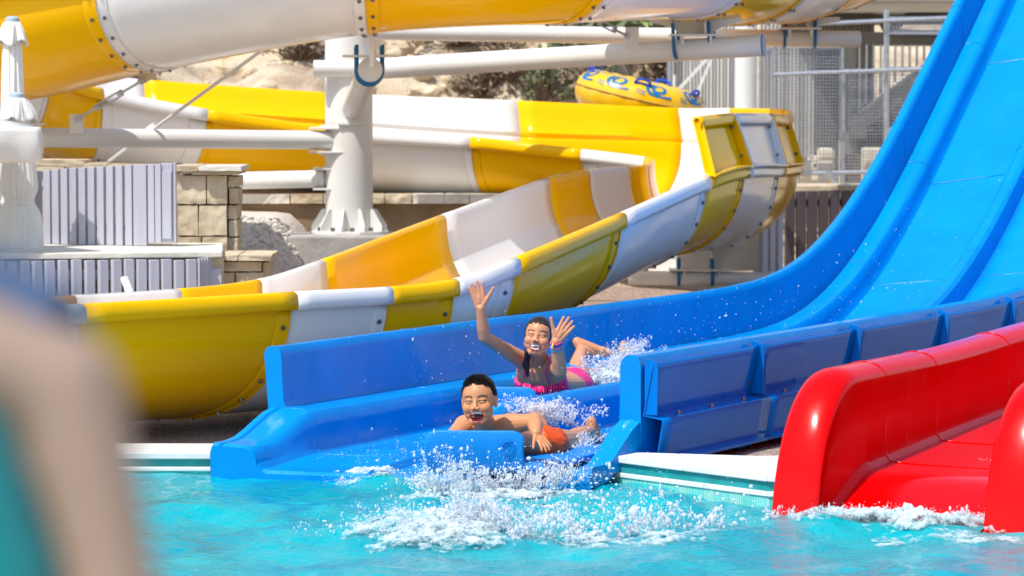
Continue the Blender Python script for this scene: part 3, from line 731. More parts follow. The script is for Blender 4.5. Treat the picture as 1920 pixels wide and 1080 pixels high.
# retaining wall behind column
RW = thing('retaining_wall', 'limestone retaining wall with pale cap in shade below the flume, behind the column', 'retaining wall', (P(500, 430, 20.4).x, 20.4, .3))
SP_ = SP; SP = RW
x = 448
for w_ in (56, 40, 62, 45, 70, 52, 60, 48, 66, 50, 40): blk(x, 364, x+w_-1, 382, 20.3+rng_.uniform(0, .02), .5, STONE if rng_.random() < .7 else STONEW, 'cap_slab'); x += w_
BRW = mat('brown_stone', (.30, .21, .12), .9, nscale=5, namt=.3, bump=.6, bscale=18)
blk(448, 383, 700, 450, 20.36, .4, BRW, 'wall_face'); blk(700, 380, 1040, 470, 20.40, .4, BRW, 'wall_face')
SP = SP_
mb = MB()
for k in range(9): c = P(455+k*19, 356, 20.9); mb.box(c, (.035, .03, .05))
tag(mb.build('low_rail', DARKW), 'row of short dark posts on top of the retaining wall left of the column', 'rail')
# brown shrub/curb strip right of the column
mb = MB(); a = P(700, 392, 19.9); b_ = P(905, 392, 19.9)
# right dark fence
zf1 = P(0, 358, 22).z
fp = [(P(1470, 400, 22).x, 22.0), (P(1720, 400, 22.4).x, 22.4)]
slat_fence('slatted_fence', fp, .15, zf1, 'dark brown slatted wood fence behind the blue slide', DARKW, .068, .016, th=.03)
slat_fence('slatted_fence', [(P(1424, 400, 21.6).x, 21.6), (P(1468, 400, 21.9).x, 21.9)], .16, P(0, 362, 21.8).z, 'pale lavender end panel of slats beside the dark fence', GREYW, .075, .02, th=.03)
mb = MB(); a = P(1345, 418, 21.7); b_ = P(1437, 508, 21.7); mb.box(((a.x+b_.x)/2, 21.8, (a.z+b_.z)/2), (b_.x-a.x, .12, a.z-b_.z)); tag(mb.build('white_wall', mat('stained_white_wall', (.78, .77, .68), .8, nscale=3, namt=.1), bevel=.004), 'low white rendered wall behind the hairpin of the flume', 'wall')
mb = MB(); a = P(1440, 348, 22.5); b_ = P(1740, 358, 22.5); mb.box(((a.x+b_.x)/2, 22.6, (a.z+b_.z)/2), (b_.x-a.x, .5, .05)); tag(mb.build('stone_coping', STONE, bevel=.008), 'flat stone coping above the dark slatted fence', 'coping')

# ---------------------------------------------------------------- stair tower at the back
GW = mat('pale_metal_sheet', (.74, .72, .67), .5, nscale=2, namt=.08)
TW = thing('stair_tower', 'beige steel stair tower with zigzag stairs behind mesh panels at the upper right', 'stair tower', (P(1590, 300, 26).x, 26, .3))
def bx(nm, x0, y0, x1, y1, D, th, m, parent=TW, bev=.004):
    a = P(x0, y1, D); b_ = P(x1, y0, D); q = MB(); q.box(((a.x+b_.x)/2, D+th/2, (a.z+b_.z)/2), (b_.x-a.x, th, b_.z-a.z)); return q.build(nm, m, parent, bevel=bev)
c = P(1590, 350, 26); cyl('steel_post', (c.x, c.y, .2), (c.x, c.y, P(0, 60, 26).z), .066, BEIGE, TW)
bx('steel_beam', 1530, 60, 1800, 86, 26.1, .14, BEIGE); bx('steel_beam', 1500, 8, 1830, 22, 25.7, .5, GW); bx('steel_beam', 1530, 26, 1800, 45, 26.4, .5, BEIGE)
bx('steel_beam', 1520, -60, 1860, 7, 25.5, .6, GW)
q = MB()
a = P(1600, 238, 25.9); b_ = P(1790, 96, 25.9); dd = V(0, 0, P(0, 200, 25.9).z-P(0, 240, 25.9).z)
q.prism([a-dd*.5, b_-dd*.5, b_+dd*.5, a+dd*.5], (0, .03, 0)); q.build('stair_stringer', BEIGE, TW)
a = P(1600, 275, 27); b_ = P(1790, 130, 27); q = MB(); q.prism([a-dd*.4, b_-dd*.4, b_+dd*.4, a+dd*.4], (0, .03, 0)); q.build('stair_stringer', BEIGE, TW)
for k in range(9):
    u = (k+.5)/9; c = P(1600, 250, 26.4).lerp(P(1790, 106, 26.4), u); q = MB(); q.box((c.x, 26.45, c.z), (.16, 1.05, .02)); q.build('stair_tread', BEIGE, TW)
bx('landing_plate', 1595, 215, 1625, 262, 25.85, .1, BEIGE); bx('landing_plate', 1605, 240, 1660, 275, 26.2, .8, DARKW)
a = P(1605, 205, 25.9); 
for k in range(13):
    px = 1612+k*13.5; y1 = np.interp(px, [1600, 1790], [214, 72]); c = P(px, 0, 26.0)
    if y1 > 88: q = MB(); q.box((c.x, 26.0, (P(0, y1, 26).z+P(0, 84, 26).z)/2), (.018, .02, P(0, 84, 26).z-P(0, y1, 26).z)); q.build('baluster', PAINT, TW)
q = MB(); q.bar(P(1610, 212, 25.85), P(1790, 78, 25.85), .018); q.build('handrail', STEEL, TW)
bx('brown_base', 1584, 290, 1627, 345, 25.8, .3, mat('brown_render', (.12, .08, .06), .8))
q = MB(); a_ = P(1500, 20, 25.2); b__ = P(1870, 20, 25.2); q.box(((a_.x+b__.x)/2, 27.6, P(0, 30, 26).z+.16), (b__.x-a_.x, 4.6, .12)); q.build('shade_slab', BEIGE, TW)  # slab added over the tower to cast shade on the parts behind
bx('shade_panel', 1606, 222, 1700, 300, 26.7, .05, mat('shade_brown', (.07, .055, .05), .7))  # dark sheet standing in for the shade below the stair flight
bx('shade_panel', 1530, 96, 1570, 330, 26.6, .05, mat('shade_grey', (.12, .115, .11), .7))  # shade on the corrugated screen, put in as a dark grey sheet
# inflatable bits: white rounded blocks at foot
wr = mat('cream_render', (.78, .70, .55), .8, nscale=6, namt=.1, bump=.3)
WL = thing('garden_wall', 'sunlit cream stone blocks at the foot of the stair tower', 'stone wall', (P(1530, 330, 25).x, 25, .4))
for x0, y0, x1, y1 in ((1505, 300, 1565, 344), (1536, 278, 1566, 302), (1620, 276, 1660, 344), (1662, 240, 1720, 345), (1440, 262, 1475, 345), (1520, 292, 1538, 320)): bx('stone_block', x0, y0, x1, y1, 25.2, .25, wr, WL, .03)
# corrugated pale wall
CW = thing('corrugated_screen', 'pale vertical corrugated screen wall left of the mesh panels', 'screen wall', (P(1310, 200, 25).x, 25.3, .4))
q = MB(); xs_ = np.linspace(P(1256, 0, 25.3).x, P(1385, 0, 25.3).x, 81); rows = []
for z in (.3, 2.4): rows.append([(x, 25.3+.03*((k//2) % 2)+.004*math.sin(k*3.7), z) for k, x in enumerate(xs_)])
q.grid(rows); q.build('corrugated_sheet', GW, CW)
bx('frame_post', 1251, 60, 1259, 215, 25.2, .05, STEEL, CW); bx('frame_post', 1370, 60, 1376, 215, 25.2, .05, STEEL, CW)
q = MB(); q.bar(P(1256, 185, 25.0), P(1340, 95, 25.0), .025); q.bar(P(1296, 200, 25.), P(1335, 108, 25.), .02); q.bar(P(1262, 215, 25.), P(1264, 140, 25.), .022); q.build('white_brace', PAINT, CW)
q = MB(); xs_ = np.linspace(P(1425, 0, 26.9).x, P(1640, 0, 26.9).x, 121); rows = []
for z in (.3, 2.6): rows.append([(x, 26.9+.035*((k//2) % 2), z) for k, x in enumerate(xs_)])
CW2 = thing('corrugated_screen', 'pale corrugated screen behind the wire mesh panels of the stair tower', 'screen wall', (P(1530, 200, 26.9).x, 26.9, .4))
q.grid(rows); q.build('corrugated_sheet', GW, CW2)
WP = thing('support_column', 'plain white round column standing between the corrugated screen and the mesh panels', 'support column', (P(1399, 300, 24).x, 24., .2))
c = P(1399, 0, 24.); cyl('column_shaft', (c.x, 24., .2), (c.x, 24., 2.3), .084, PAINT, WP, n=28)
cyl('base_flange', (c.x, 24., P(0, 213, 24).z-.03), (c.x, 24., P(0, 213, 24).z), .11, PAINT, WP, n=28)
# mesh panels
def mesh_panel(x0, y0, x1, y1, D, label, nx_, ny_, posts=True, w=.0065):
    T = thing('mesh_panel', label, 'mesh fence', P((x0+x1)/2, y1, D), 'galvanised mesh panels of the stair tower')
    q = MB(); A = P(x0, y1, D); B = P(x1, y0, D)
    for k in range(nx_+1): x = A.x+(B.x-A.x)*k/nx_; q.box((x, D, (A.z+B.z)/2), (w, w, B.z-A.z))
    q.build('vertical_wires', STEEL, T)
    q = MB()
    for k in range(ny_+1): z = A.z+(B.z-A.z)*k/ny_; q.box(((A.x+B.x)/2, D-w*1.02, z), (B.x-A.x, w, w))
    q.build('cross_wires', STEEL, T)
    q = MB()
    for a_, b__ in (((A.x, A.z), (A.x, B.z)), ((B.x, A.z), (B.x, B.z)), ((A.x, B.z), (B.x, B.z)), ((A.x, A.z), (B.x, A.z))): q.bar((a_[0], D-.02, a_[1]), (b__[0], D-.02, b__[1]), .022)
    q.build('panel_frame', STEEL, T)
mesh_panel(1450, 88, 1579, 326, 24.8, 'tall wire mesh panel in front of the pale corrugated screen', 22, 38)
mesh_panel(1425, 92, 1449, 206, 24.9, 'narrow dark wire mesh panel right beside the plain white column', 5, 20)
mesh_panel(1580, 132, 1660, 345, 24.7, 'wire mesh panel in front of the dark brown base of the stair tower', 14, 34)
mesh_panel(1662, 128, 1800, 345, 24.7, 'wire mesh panel beside the blue slide in front of the stair flight', 24, 34)
mesh_panel(1664, 34, 1800, 62, 24.7, 'small wire mesh panel high up under the top beam', 24, 5)
RL = thing('guard_rail', 'galvanised pipe guard rail with tall post in front of the stair tower', 'guard rail', P(1662, 345, 24.5))
q = MB(); q.tube([P(1662, 350, 24.5), P(1662, 18, 24.5)], .022, 10); q.build('rail_post', STEEL, RL, smooth=True)
for a, b_ in (((1526, 45), (1810, 32)), ((1450, 140), (1790, 127)), ((1480, 326), (1664, 321))): q = MB(); q.tube([P(*a, 24.45), P(*b_, 24.45)], .016, 10); q.build('rail_bar', STEEL, RL, smooth=True)
q = MB(); q.bar(P(1553, 320, 24.4), P(1578, 362, 24.3), .03); q.bar(P(1553, 320, 24.4), P(1535, 345, 24.4), .02); q.build('brace', STEEL, RL)
RE = thing('pipe_elbow', 'dark grey pipe elbow hanging under the top beam of the stair tower', 'pipe', P(1720, 48, 26))
q = MB(); q.tube([P(1670+14*math.sin(a)-0, 58-22*(1-math.cos(a)), 25.9) for a in np.linspace(-1.4, .2, 6)]+[P(1700, 32, 25.9), P(1800, 30, 25.9)], .035, 12); q.tube([P(1668, 60, 25.9), P(1800, 66, 25.9)], .03, 12); q.build('pipe', mat('dark_grey_plastic', (.08, .08, .09), .5), RE, smooth=True)
# building mass behind the tower so that no hill shows through oddly
# ---------------------------------------------------------------- boulders, shrubs, ring, parasols
ROCK = mat('hill_rock', (.70, .58, .40), .9, nscale=5, col2=(.50, .38, .24), bump=.6, bscale=14)
def rock_mesh(mb, c, r, rr):
    v, f = ellip(c, Matrix.Rotation(rr.uniform(0, 6), 3, 'Z') @ Matrix.Rotation(rr.uniform(-.6, .6), 3, 'X'), (r*rr.uniform(.8, 1.4), r*rr.uniform(.7, 1.1), r*rr.uniform(.5, .8)), 9, 6)
    o = rr.uniform(0, 99); v2 = []
    for p in v:
        d = p-Vector(c); k = 1+.42*noise.noise(p*(1.3/r)+Vector((o, 0, 0))); v2.append(Vector(c)+d*k)
    mb.add(v2, f)
rr = random.Random(11); mb = MB()
for i in range(900):
    x = rr.uniform(-3.6, 2.3); y = 23.3+rr.random()**.8*8; r = .03+.13*rr.random()**3
    if -1.4 > x and y < 25 and rr.random() < .6: continue
    rock_mesh(mb, (x, y, gh(x, y)+r*.2), r, rr)

gb = MB(); rg = random.Random(5)
for i in range(2600):
    x = rg.uniform(-1.75, -.85); y = rg.uniform(15.4, 19.4); r_ = .006+.014*rg.random()**2; c = Vector((x, y, gh(x, y)+r_*.3)); M_ = Matrix.Rotation(rg.uniform(0, 6), 3, 'Z')
    v_, f_ = ellip(c, M_, (r_*1.3, r_, r_*.7), 5, 3); gb.add(v_, f_)
tag(gb.build('gravel', STONEW), 'pale loose gravel on the bank beside the stone pillar', 'gravel', kind='stuff')
o = mb.build('rubble', ROCK, smooth=False); tag(o, 'loose beige rubble scattered over the rocky bank', 'rubble', kind='stuff')
for i, (px, py, D, r, lab) in enumerate([(400, 110, 26.5, .42, 'large smooth pale boulder on the bank left of the column'), (470, 140, 25.5, .34, 'cracked pale boulder in the middle of the bank above the yellow flume'), (560, 165, 25.2, .30, 'pale rounded boulder just left of the column above the yellow flume'), (585, 120, 26.5, .36, 'pale boulder half hidden behind the white column'), (735, 160, 25.5, .14, 'small pale boulder just right of the column'), (800, 172, 25.0, .10, 'small pale rock low on the bank above the white flume section')]):
    c = P(px, py, D); q = MB(); r2 = random.Random(i+2)
    v, f = ellip((0, 0, 0), Matrix.Identity(3), (1.5*r, .9*r, .62*r), 64, 40); vv2 = []
    for p in v:
        k = 1+.30*noise.noise(p*(1.2/r)+Vector((i*7, 0, 0)))+.16*noise.noise(p*(3/r)+Vector((0, i*5, 0)))+.09*abs(noise.noise(p*(8/r)))+.05*noise.noise(p*(18/r)); vv2.append(p*k+c)
    q.add(vv2, f); tag(q.build('boulder', ROCK, smooth=True, ang=40, loc=c), lab, 'boulder')
def leaf_mat(n, c): return mat(n, c, .7, nscale=9, namt=.35)
L1 = leaf_mat('dry_leaf', (.26, .19, .12)); L2 = leaf_mat('olive_leaf', (.14, .17, .07)); L3 = leaf_mat('agave_leaf', (.25, .32, .10)); L4 = leaf_mat('cactus_pad', (.16, .20, .10)); TWG = mat('twig', (.16, .10, .07), .8)
def bush(c, R, H, n, m, lab, twigs=60, leaf=.03, seed=0, grp=None):
    r_ = random.Random(seed); T = thing('shrub', lab, 'shrub', c, grp); q = MB(); c = Vector(c)
    ends = []
    for k in range(twigs):
        a = r_.uniform(0, 6.28); e = r_.uniform(.25, 1.45); L = r_.uniform(.5, 1); d = Vector((math.cos(a)*math.cos(e)*R, math.sin(a)*math.cos(e)*R, math.sin(e)*H))*L
        mid = c+d*.5+Vector((r_.uniform(-.1, .1)*R, 0, r_.uniform(-.1, .1)*R)); q.tube([c, mid, c+d], [.008, .005, .002], 4); ends.append((mid, c+d))
    q.build('twigs', TWG, T)
    q = MB()
    for k in range(n):
        a, b_ = r_.choice(ends); p = a.lerp(b_, r_.uniform(.2, 1.1))+Vector((r_.gauss(0, .05)*R, r_.gauss(0, .05)*R, r_.gauss(0, .05)*R))
        s_ = leaf*r_.uniform(.5, 1.3); u = Vector((r_.gauss(0, 1), r_.gauss(0, 1), r_.gauss(0, 1))).normalized(); w = u.orthogonal().normalized()
        q.add([p-u*s_, p+w*s_*.4, p+u*s_, p-w*s_*.4], [(0, 1, 2, 3)])
    q.build('foliage', m, T)
def agave(c, R, n, lab, seed=0, m=None):
    r_ = random.Random(seed); T = thing('agave', lab, 'agave plant', c); q = MB(); c = Vector(c)
    for k in range(n):
        a = r_.uniform(0, 6.28); e = r_.uniform(.05, 1.4); L = R*r_.uniform(.8, 1.1); d = Vector((math.cos(a)*math.cos(e), math.sin(a)*math.cos(e), math.sin(e))); s_ = d.cross(Vector((0, 0, 1))).normalized(); up = s_.cross(d); w = .06*R/.5
        rows = []
        for i in range(6):
            u = i/5; p = c+d*L*u-Vector((0, 0, .35*L*u*u*math.cos(e))); ww = w*(1-u)**.6*(.6+u)*1.0; rows.append([p-s_*ww+up*ww*.4, p-up*ww*.25, p+s_*ww+up*ww*.4])
        q.grid(rows)
    q.build('leaves', m or L3, T, smooth=False)
def cactus(c, n, lab, seed=0):
    r_ = random.Random(seed); T = thing('prickly_pear', lab, 'cactus', c); q = MB(); q2 = MB(); tips = [(Vector(c), 0.)]
    for k in range(n):
        b_, lv = r_.choice(tips[-7:]); a = r_.uniform(-.9, .9); L = r_.uniform(.09, .15); d = Vector((math.sin(a), r_.uniform(-.3, .3), math.cos(a))).normalized()
        cc = b_+d*L; s_ = d.orthogonal().normalized(); s_ = (Matrix.Rotation(r_.uniform(0, 3), 3, d) @ s_); M = Matrix((s_, d.cross(s_), d)).transposed()
        q.add(*ellip(cc, M, (L*.72, .016, L), 12, 8)); tips.append((cc+d*L*.85, lv+1))
        if r_.random() < .4: q2.add(*ellip(cc+d*L*1.05, M, (.014, .014, .024), 6, 4))
    q.build('pads', L4, T, smooth=True); q2.build('fruit', mat('cactus_fruit', (.5, .12, .08), .6), T, smooth=True)
def on_hill(px, D): x = (px-960)/F*D; return V(x, D, gh(x, D)-.02)
def at_px(px, py):
    for D in np.arange(23.4, 34, .1):
        q = P(px, py, D)
        if gh(q.x, D) >= q.z: return V(q.x, D, gh(q.x, D)-.02)
    q = P(px, py, 27); return q
bush(at_px(1020, 205), .30, .50, 900, L2, 'green-grey leafy shrub in the middle of the bank above the yellow flume', seed=1, leaf=.022)
bush(at_px(905, 190), .4, .35, 700, L1, 'dry brown shrub low on the bank left of the green shrub', seed=2)
bush(at_px(1100, 190), .3, .4, 700, L1, 'dry brown shrub just behind the left end of the yellow ring', seed=3)
bush(at_px(560, 118), .35, .35, 500, L1, 'dry twiggy shrub between pale boulders left of the column', seed=4, twigs=120)
bush(at_px(860, 110), .7, .4, 900, L1, 'wide dry brush on the bank between the two right pipe beams', seed=5)
bush(at_px(1235, 190), .35, .55, 700, L1, 'tall dry brush beside the corrugated screen', seed=6)
bush(at_px(950, 150), .4, .35, 600, L1, 'dry brush clump below the right pipe arm', seed=8)
bush(at_px(240, 150), .3, .3, 500, L1, 'dry brush tuft beside the steel turnbuckle on the left', seed=9)
for i, (px, py, R, lab) in enumerate([(1180, 62, .55, 'green agave with long leaves under the yellow flume joint'), (930, 92, .30, 'small green agave left of the round pot between the pipe beams'), (1240, 70, .5, 'green agave next to the white saddle plate'), (1130, 60, .45, 'leftmost large agave at the top of the bank')]):
    agave(at_px(px, py), R, 46, lab, i)
for i, (px, py, lab) in enumerate([(1150, 150, 'prickly pear right above the yellow inflatable ring'), (1215, 150, 'prickly pear with red fruit beside the corrugated screen'), (1060, 120, 'prickly pear left of the yellow ring below the pipe arm'), (1190, 95, 'prickly pear between the two right pipe beams')]):
    cactus(at_px(px, py+10), 26, lab, i+20)
POT = MB(); c = P(1004, 86, 26.2); POT.tube([c+V(-.02, 0, 0), c+V(.09, -.08, .0)], [.07, .085], 16); tag(POT.build('clay_pot', mat('clay', (.42, .25, .13), .8), smooth=True, loc=c), 'tipped round clay pot lying on the bank between the pipe beams', 'pot')
# inflatable ring leaning behind the flume wall
rc = P(1200, 188, 22.35)
RG = thing('inflatable_ring', 'yellow inflatable double ring with blue wave print and blue handles lying on the flume wall', 'inflatable ring', rc)
RM = Matrix.Rotation(math.radians(13), 3, 'Y') @ Matrix.Rotation(math.radians(3), 3, 'X')
def rp(u, v, R=.32, r=.115, off=0): # u round the ring, v round the tube
    return rc+RM @ Vector(((R+(r+off)*math.cos(v))*math.cos(u)*1.06, (R+(r+off)*math.cos(v))*math.sin(u)*.9, (r*1.18+off)*math.sin(v)))
q = MB(); nu, nv = 72, 24; vs = [rp(2*math.pi*i/nu, 2*math.pi*j/nv, off=.004*math.sin(i*2*math.pi/4)) for i in range(nu) for j in range(nv)]
q.add(vs, [(i*nv+j, ((i+1) % nu)*nv+j, ((i+1) % nu)*nv+(j+1) % nv, i*nv+(j+1) % nv) for i in range(nu) for j in range(nv)]); q.build('ring_tube', RUBY, RG, smooth=True)
q = MB(); q.tube([rp(2*math.pi*i/150, .12, off=.003+.003*math.sin(i*2.1)) for i in range(150)], .0045, 5, closed=True); q.build('seam', mat('seam_brown', (.3, .15, .01), .5), RG, smooth=True)
def stroke(uv, w, nm='wave_print'):
    q = MB(); rows = []
    for i, (u, v) in enumerate(uv):
        a = uv[min(i+1, len(uv)-1)]; b_ = uv[max(i-1, 0)]; du, dv = (a[0]-b_[0])*.335, (a[1]-b_[1])*.11; L = math.hypot(du, dv)+1e-9; nu_, nv_ = -dv/L/.335, du/L/.11
        ww = w*(1 if 2 < i < len(uv)-3 else .6); rows.append([rp(u+nu_*ww*s_, v+nv_*ww*s_, off=.004) for s_ in (-1, 0, 1)])
    q.grid(rows); q.build(nm, RUBB, RG, smooth=True)
for u0 in (-2.75, -2.05, -1.35, -.6, .2, 1.1, 2.0):
    uv = []
    for k in range(26):
        a = k/25*math.pi*2.9; rad = .035+.10*(k/25); uv.append((u0+rad*math.cos(a+1.2)*1.45, 1.0+rad*math.sin(a+1.2)*3.6))
    uv += [(uv[-1][0]+.07*k, uv[-1][1]-.10*math.sin(k*.55)) for k in range(1, 6)]
    stroke(uv, .010)
for u0 in (-2.4, -1.7, -.95):
    for dv in (0, .16): stroke([(u0+.03*k, .55+dv-.02*k) for k in range(6)], .005)
for u0 in (-2.9, -1.62, -.45, 1.2, 2.6):
    c = rp(u0, 1.15, off=.0); t_ = (rp(u0+.12, 1.15)-rp(u0-.12, 1.15)).normalized(); n_ = (rp(u0, 1.15, off=.05)-c).normalized()
    q = MB(); pts = [c-t_*.055+n_*.0, c-t_*.045+n_*.028, c-t_*.02+n_*.038, c+t_*.02+n_*.038, c+t_*.045+n_*.028, c+t_*.055]
    q.tube(pts, .010, 8); q.tube([c-t_*.06+n_*.004, c+t_*.06+n_*.004], .011, 8); q.build('handle', HAND, RG, smooth=True)
# parasols
def closed_parasol(px, ytop, D, ybot, w, lab, seed, tie=None, flare=.12):
    r_ = random.Random(seed); c = P(px, ytop, D); bot = P(px, ybot, D).z
    T = thing('parasol', lab, 'parasol', (c.x, D, .2)); q = MB(); q.tube([(c.x, D, .2), (c.x, D, c.z-.02)], .02, 12); q.build('pole', PAINT, T, smooth=True)
    q = MB(); q.tube([(c.x, D, c.z-.035), (c.x, D, c.z-.012), (c.x, D, c.z-.003), (c.x, D, c.z)], [.036, .036, .026, .006], 20); q.build('finial_cap', CAPG, T, smooth=True)
    n = 96; rows = []
    ph = [r_.uniform(0, 6.28) for _ in range(4)]
    def prof(z0, z1, r0, r1, steps, fold, pinch=None, hem=0, nf=8):
        rows = []
        for i in range(steps+1):
            u = i/steps; row = []
            for k in range(n+1):
                a = 2*math.pi*k/n; r = r0+(r1-r0)*u**.8
                fo = fold*(.35+.65*u)*(1.5*noise.noise(Vector((math.cos(a)*2.6, math.sin(a)*2.6, u*.8+seed)))+.9*noise.noise(Vector((math.cos(a)*6, math.sin(a)*6, u*.7+seed*2)))+.35*abs(math.sin(a*nf/2+ph[0]+u)))
                if pinch: r *= 1-.38*math.exp(-((u-pinch)/.05)**2)
                z = z0+(z1-z0)*u-(hem*abs(math.sin(a*nf/4+ph[2])) if i == steps else hem*abs(math.sin(a*nf/4+ph[2]))*u**3)
                row.append((c.x+(r+fo)*math.cos(a), D+(r+fo)*math.sin(a), z))
            rows.append(row)
        return rows
    q = MB(); q.grid(prof(c.z-.03, c.z-.12, .036, w*1.0, 10, .018, hem=.035)); o = q.build('top_flounce', CANV, T, smooth=True, ang=80); o.modifiers.new('s', 'SOLIDIFY').thickness = .003
    q = MB(); q.grid(prof(c.z-.05, bot, w*.5, w*flare/.12, 40, w*.28, pinch=tie, nf=10)); o = q.build('folded_canopy', CANV, T, smooth=True, ang=80); o.modifiers.new('s', 'SOLIDIFY').thickness = .003
    if tie:
        z = c.z-.05+(bot-c.z+.05)*tie; q = MB(); q.tube([(c.x+w*.62*math.cos(a), D+w*.62*math.sin(a), z+.01*math.sin(a*2)) for a in np.linspace(0, 6.2832, 30)[:-1]], .008, 6, closed=True); q.build('tie_band', CANV, T, smooth=True)
closed_parasol(23, 30, 16.2, 470, .075, 'closed white parasol with tall grey cap at the far left, tied at its waist', 1, tie=.74)
closed_parasol(32, 172, 15.75, 500, .078, 'shorter closed white parasol with grey cap in front of the taller closed one', 2, tie=.60, flare=.15)
# open parasol, its corner hangs into view
OP = thing('parasol', 'open square white parasol whose hanging valance shows at the left edge', 'parasol', (-3.9, 15.3, .2))
cc = P(77, 238, 15.2); lo = P(77, 305, 15.2).z; far = 2.1
q = MB(); ap = V(cc.x-far/2, cc.y+far/2, cc.z+.42)
e1, e2 = V(-.55, .83, 0)*far, V(-.83, -.55, 0)*far; cor = [cc, cc+e1, cc+e1+e2, cc+e2]; ap = cc+(e1+e2)/2+V(0, 0, .42)
for k in range(4):
    A, B = cor[k], cor[(k+1) % 4]; rows = []
    for i in range(9):
        u = i/8; rows.append([ap.lerp(A.lerp(B, j/16), u)-V(0, 0, .05*math.sin(math.pi*u)) for j in range(17)])
    q.grid(rows)
o = q.build('canopy', CANV, OP, smooth=True, ang=50); o.modifiers.new('s', 'SOLIDIFY').thickness = .003
for k in range(4):
    A, B = cor[k], cor[(k+1) % 4]; rows = []; nrm = (B-A).cross(V(0, 0, 1)).normalized()
    for i in range(9):
        u = i/8; rows.append([A.lerp(B, j/60)-V(0, 0, (cc.z-lo)*u)+nrm*(.012*math.sin(j*1.1)*u+.014*math.sin(math.pi*u)) for j in range(61)])
    q = MB(); q.grid(rows); o = q.build('valance', CANV, OP, smooth=True, ang=80); o.modifiers.new('s', 'SOLIDIFY').thickness = .003
q = MB(); q.tube([(ap.x, ap.y, .2), (ap.x, ap.y, ap.z)], .03, 14); q.build('pole', PAINT, OP, smooth=True)
# ---------------------------------------------------------------- people
def capsule(mb, a, ra, b_, rb, n=16):
    a = Vector(a); b_ = Vector(b_); d = (b_-a); L = d.length; d = d/L if L > 1e-6 else Vector((0, 0, 1)); x = d.orthogonal().normalized(); y = d.cross(x)
    rows = []
    for i in range(7): th = math.pi/2*(1-i/6); rows.append((a-d*ra*math.sin(th), ra*math.cos(th)))
    for i in range(7): th = math.pi/2*i/6; rows.append((b_+d*rb*math.sin(th), rb*math.cos(th)))
    v = []; f = []
    for c, r in rows: v += [c+max(r, 1e-5)*(math.cos(2*math.pi*k/n)*x+math.sin(2*math.pi*k/n)*y) for k in range(n)]
    for i in range(len(rows)-1):
        for k in range(n): f.append((i*n+k, i*n+(k+1) % n, (i+1)*n+(k+1) % n, (i+1)*n+k))
    f += [tuple(range(n-1, -1, -1)), tuple((len(rows)-1)*n+k for k in range(n))]
    mb.add(v, f)
def loft(mb, cs, sd, a, b_, n=24):
    """closed elliptical loft; sd: side vector (or list)"""
    cs = [Vector(c) for c in cs]; v = []; N = len(cs)
    for i, c in enumerate(cs):
        t_ = (cs[min(i+1, N-1)]-cs[max(i-1, 0)]).normalized(); s_ = Vector(sd[i] if isinstance(sd, list) else sd); s_ = (s_-t_*s_.dot(t_)).normalized(); u = t_.cross(s_)
        v += [c+s_*a[i]*math.cos(2*math.pi*k/n)+u*b_[i]*math.sin(2*math.pi*k/n) for k in range(n)]
    f = [(i*n+k, i*n+(k+1) % n, (i+1)*n+(k+1) % n, (i+1)*n+k) for i in range(N-1) for k in range(n)]
    f += [tuple(range(n-1, -1, -1)), tuple((N-1)*n+k for k in range(n))]
    mb.add(v, f)
def limb(mb, pts, rs):
    for i in range(len(pts)-1): capsule(mb, pts[i], rs[i], pts[i+1], rs[i+1])
def remesh(mb, vox, it=4, fac=.5):
    m = bpy.data.meshes.new('t'); m.from_pydata(mb.v, [], mb.f); o = bpy.data.objects.new('t', m); COL.objects.link(o)
    r = o.modifiers.new('r', 'REMESH'); r.mode = 'VOXEL'; r.voxel_size = vox
    s_ = o.modifiers.new('s', 'SMOOTH'); s_.factor = fac; s_.iterations = it
    dg = bpy.context.evaluated_depsgraph_get(); me = bpy.data.meshes.new_from_object(o.evaluated_get(dg))
    bpy.data.objects.remove(o); bpy.data.meshes.remove(m); return me
def vcols(me, fn):
    n = len(me.vertices); co = np.empty(n*3); me.vertices.foreach_get('co', co); co = co.reshape(-1, 3)
    co2, col = fn(co); me.vertices.foreach_set('co', co2.reshape(-1)); a = me.color_attributes.new('col', 'FLOAT_COLOR', 'POINT')
    a.data.foreach_set('color', np.concatenate([col, np.ones((n, 1))], 1).reshape(-1))
    me.polygons.foreach_set('use_smooth', [True]*len(me.polygons)); me.update()
def link_me(name, me, m, parent):
    org = ORG[parent.name]; me.transform(Matrix.Translation(-org)); me.materials.clear(); me.materials.append(m)
    me.polygons.foreach_set('use_smooth', [True]*len(me.polygons))
    o = bpy.data.objects.new(name, me); COL.objects.link(o); o.parent = parent; ORG[o.name] = org; return o
SKIN = mat('skin', (.55, .27, .16), .42, spec=.32, sss=.2, bump=.05, bscale=300)
t = SKIN.node_tree; va = t.nodes.new('ShaderNodeVertexColor'); va.layer_name = 'col'; t.links.new(va.outputs[0], t.nodes['Principled BSDF'].inputs['Base Color'])
HAIR = mat('wet_dark_hair', (.030, .016, .010), .3, spec=.5, bump=.6, bscale=260, stretch=(1, .25, .25), nscale=120, col2=(.012, .007, .005))
ORNG = mat('orange_swim_shorts', (.85, .09, .0), .6, bump=.35, bscale=45)
PINK = mat('pink_bikini', (.85, .02, .16), .55, nscale=90, col2=(.80, .05, .28), bump=.2, bscale=50)
MATB = mat('blue_foam_mat', (.0, .22, .66), .45, spec=.3, nscale=5, namt=.05, bump=.2, bscale=220)
def skin_tone(co, base):
    n = np.sin(co[:, 0]*31+co[:, 1]*17)*np.sin(co[:, 2]*43+co[:, 0]*11); c = np.tile(np.array(base), (len(co), 1)); return c*(1+.05*n[:, None])
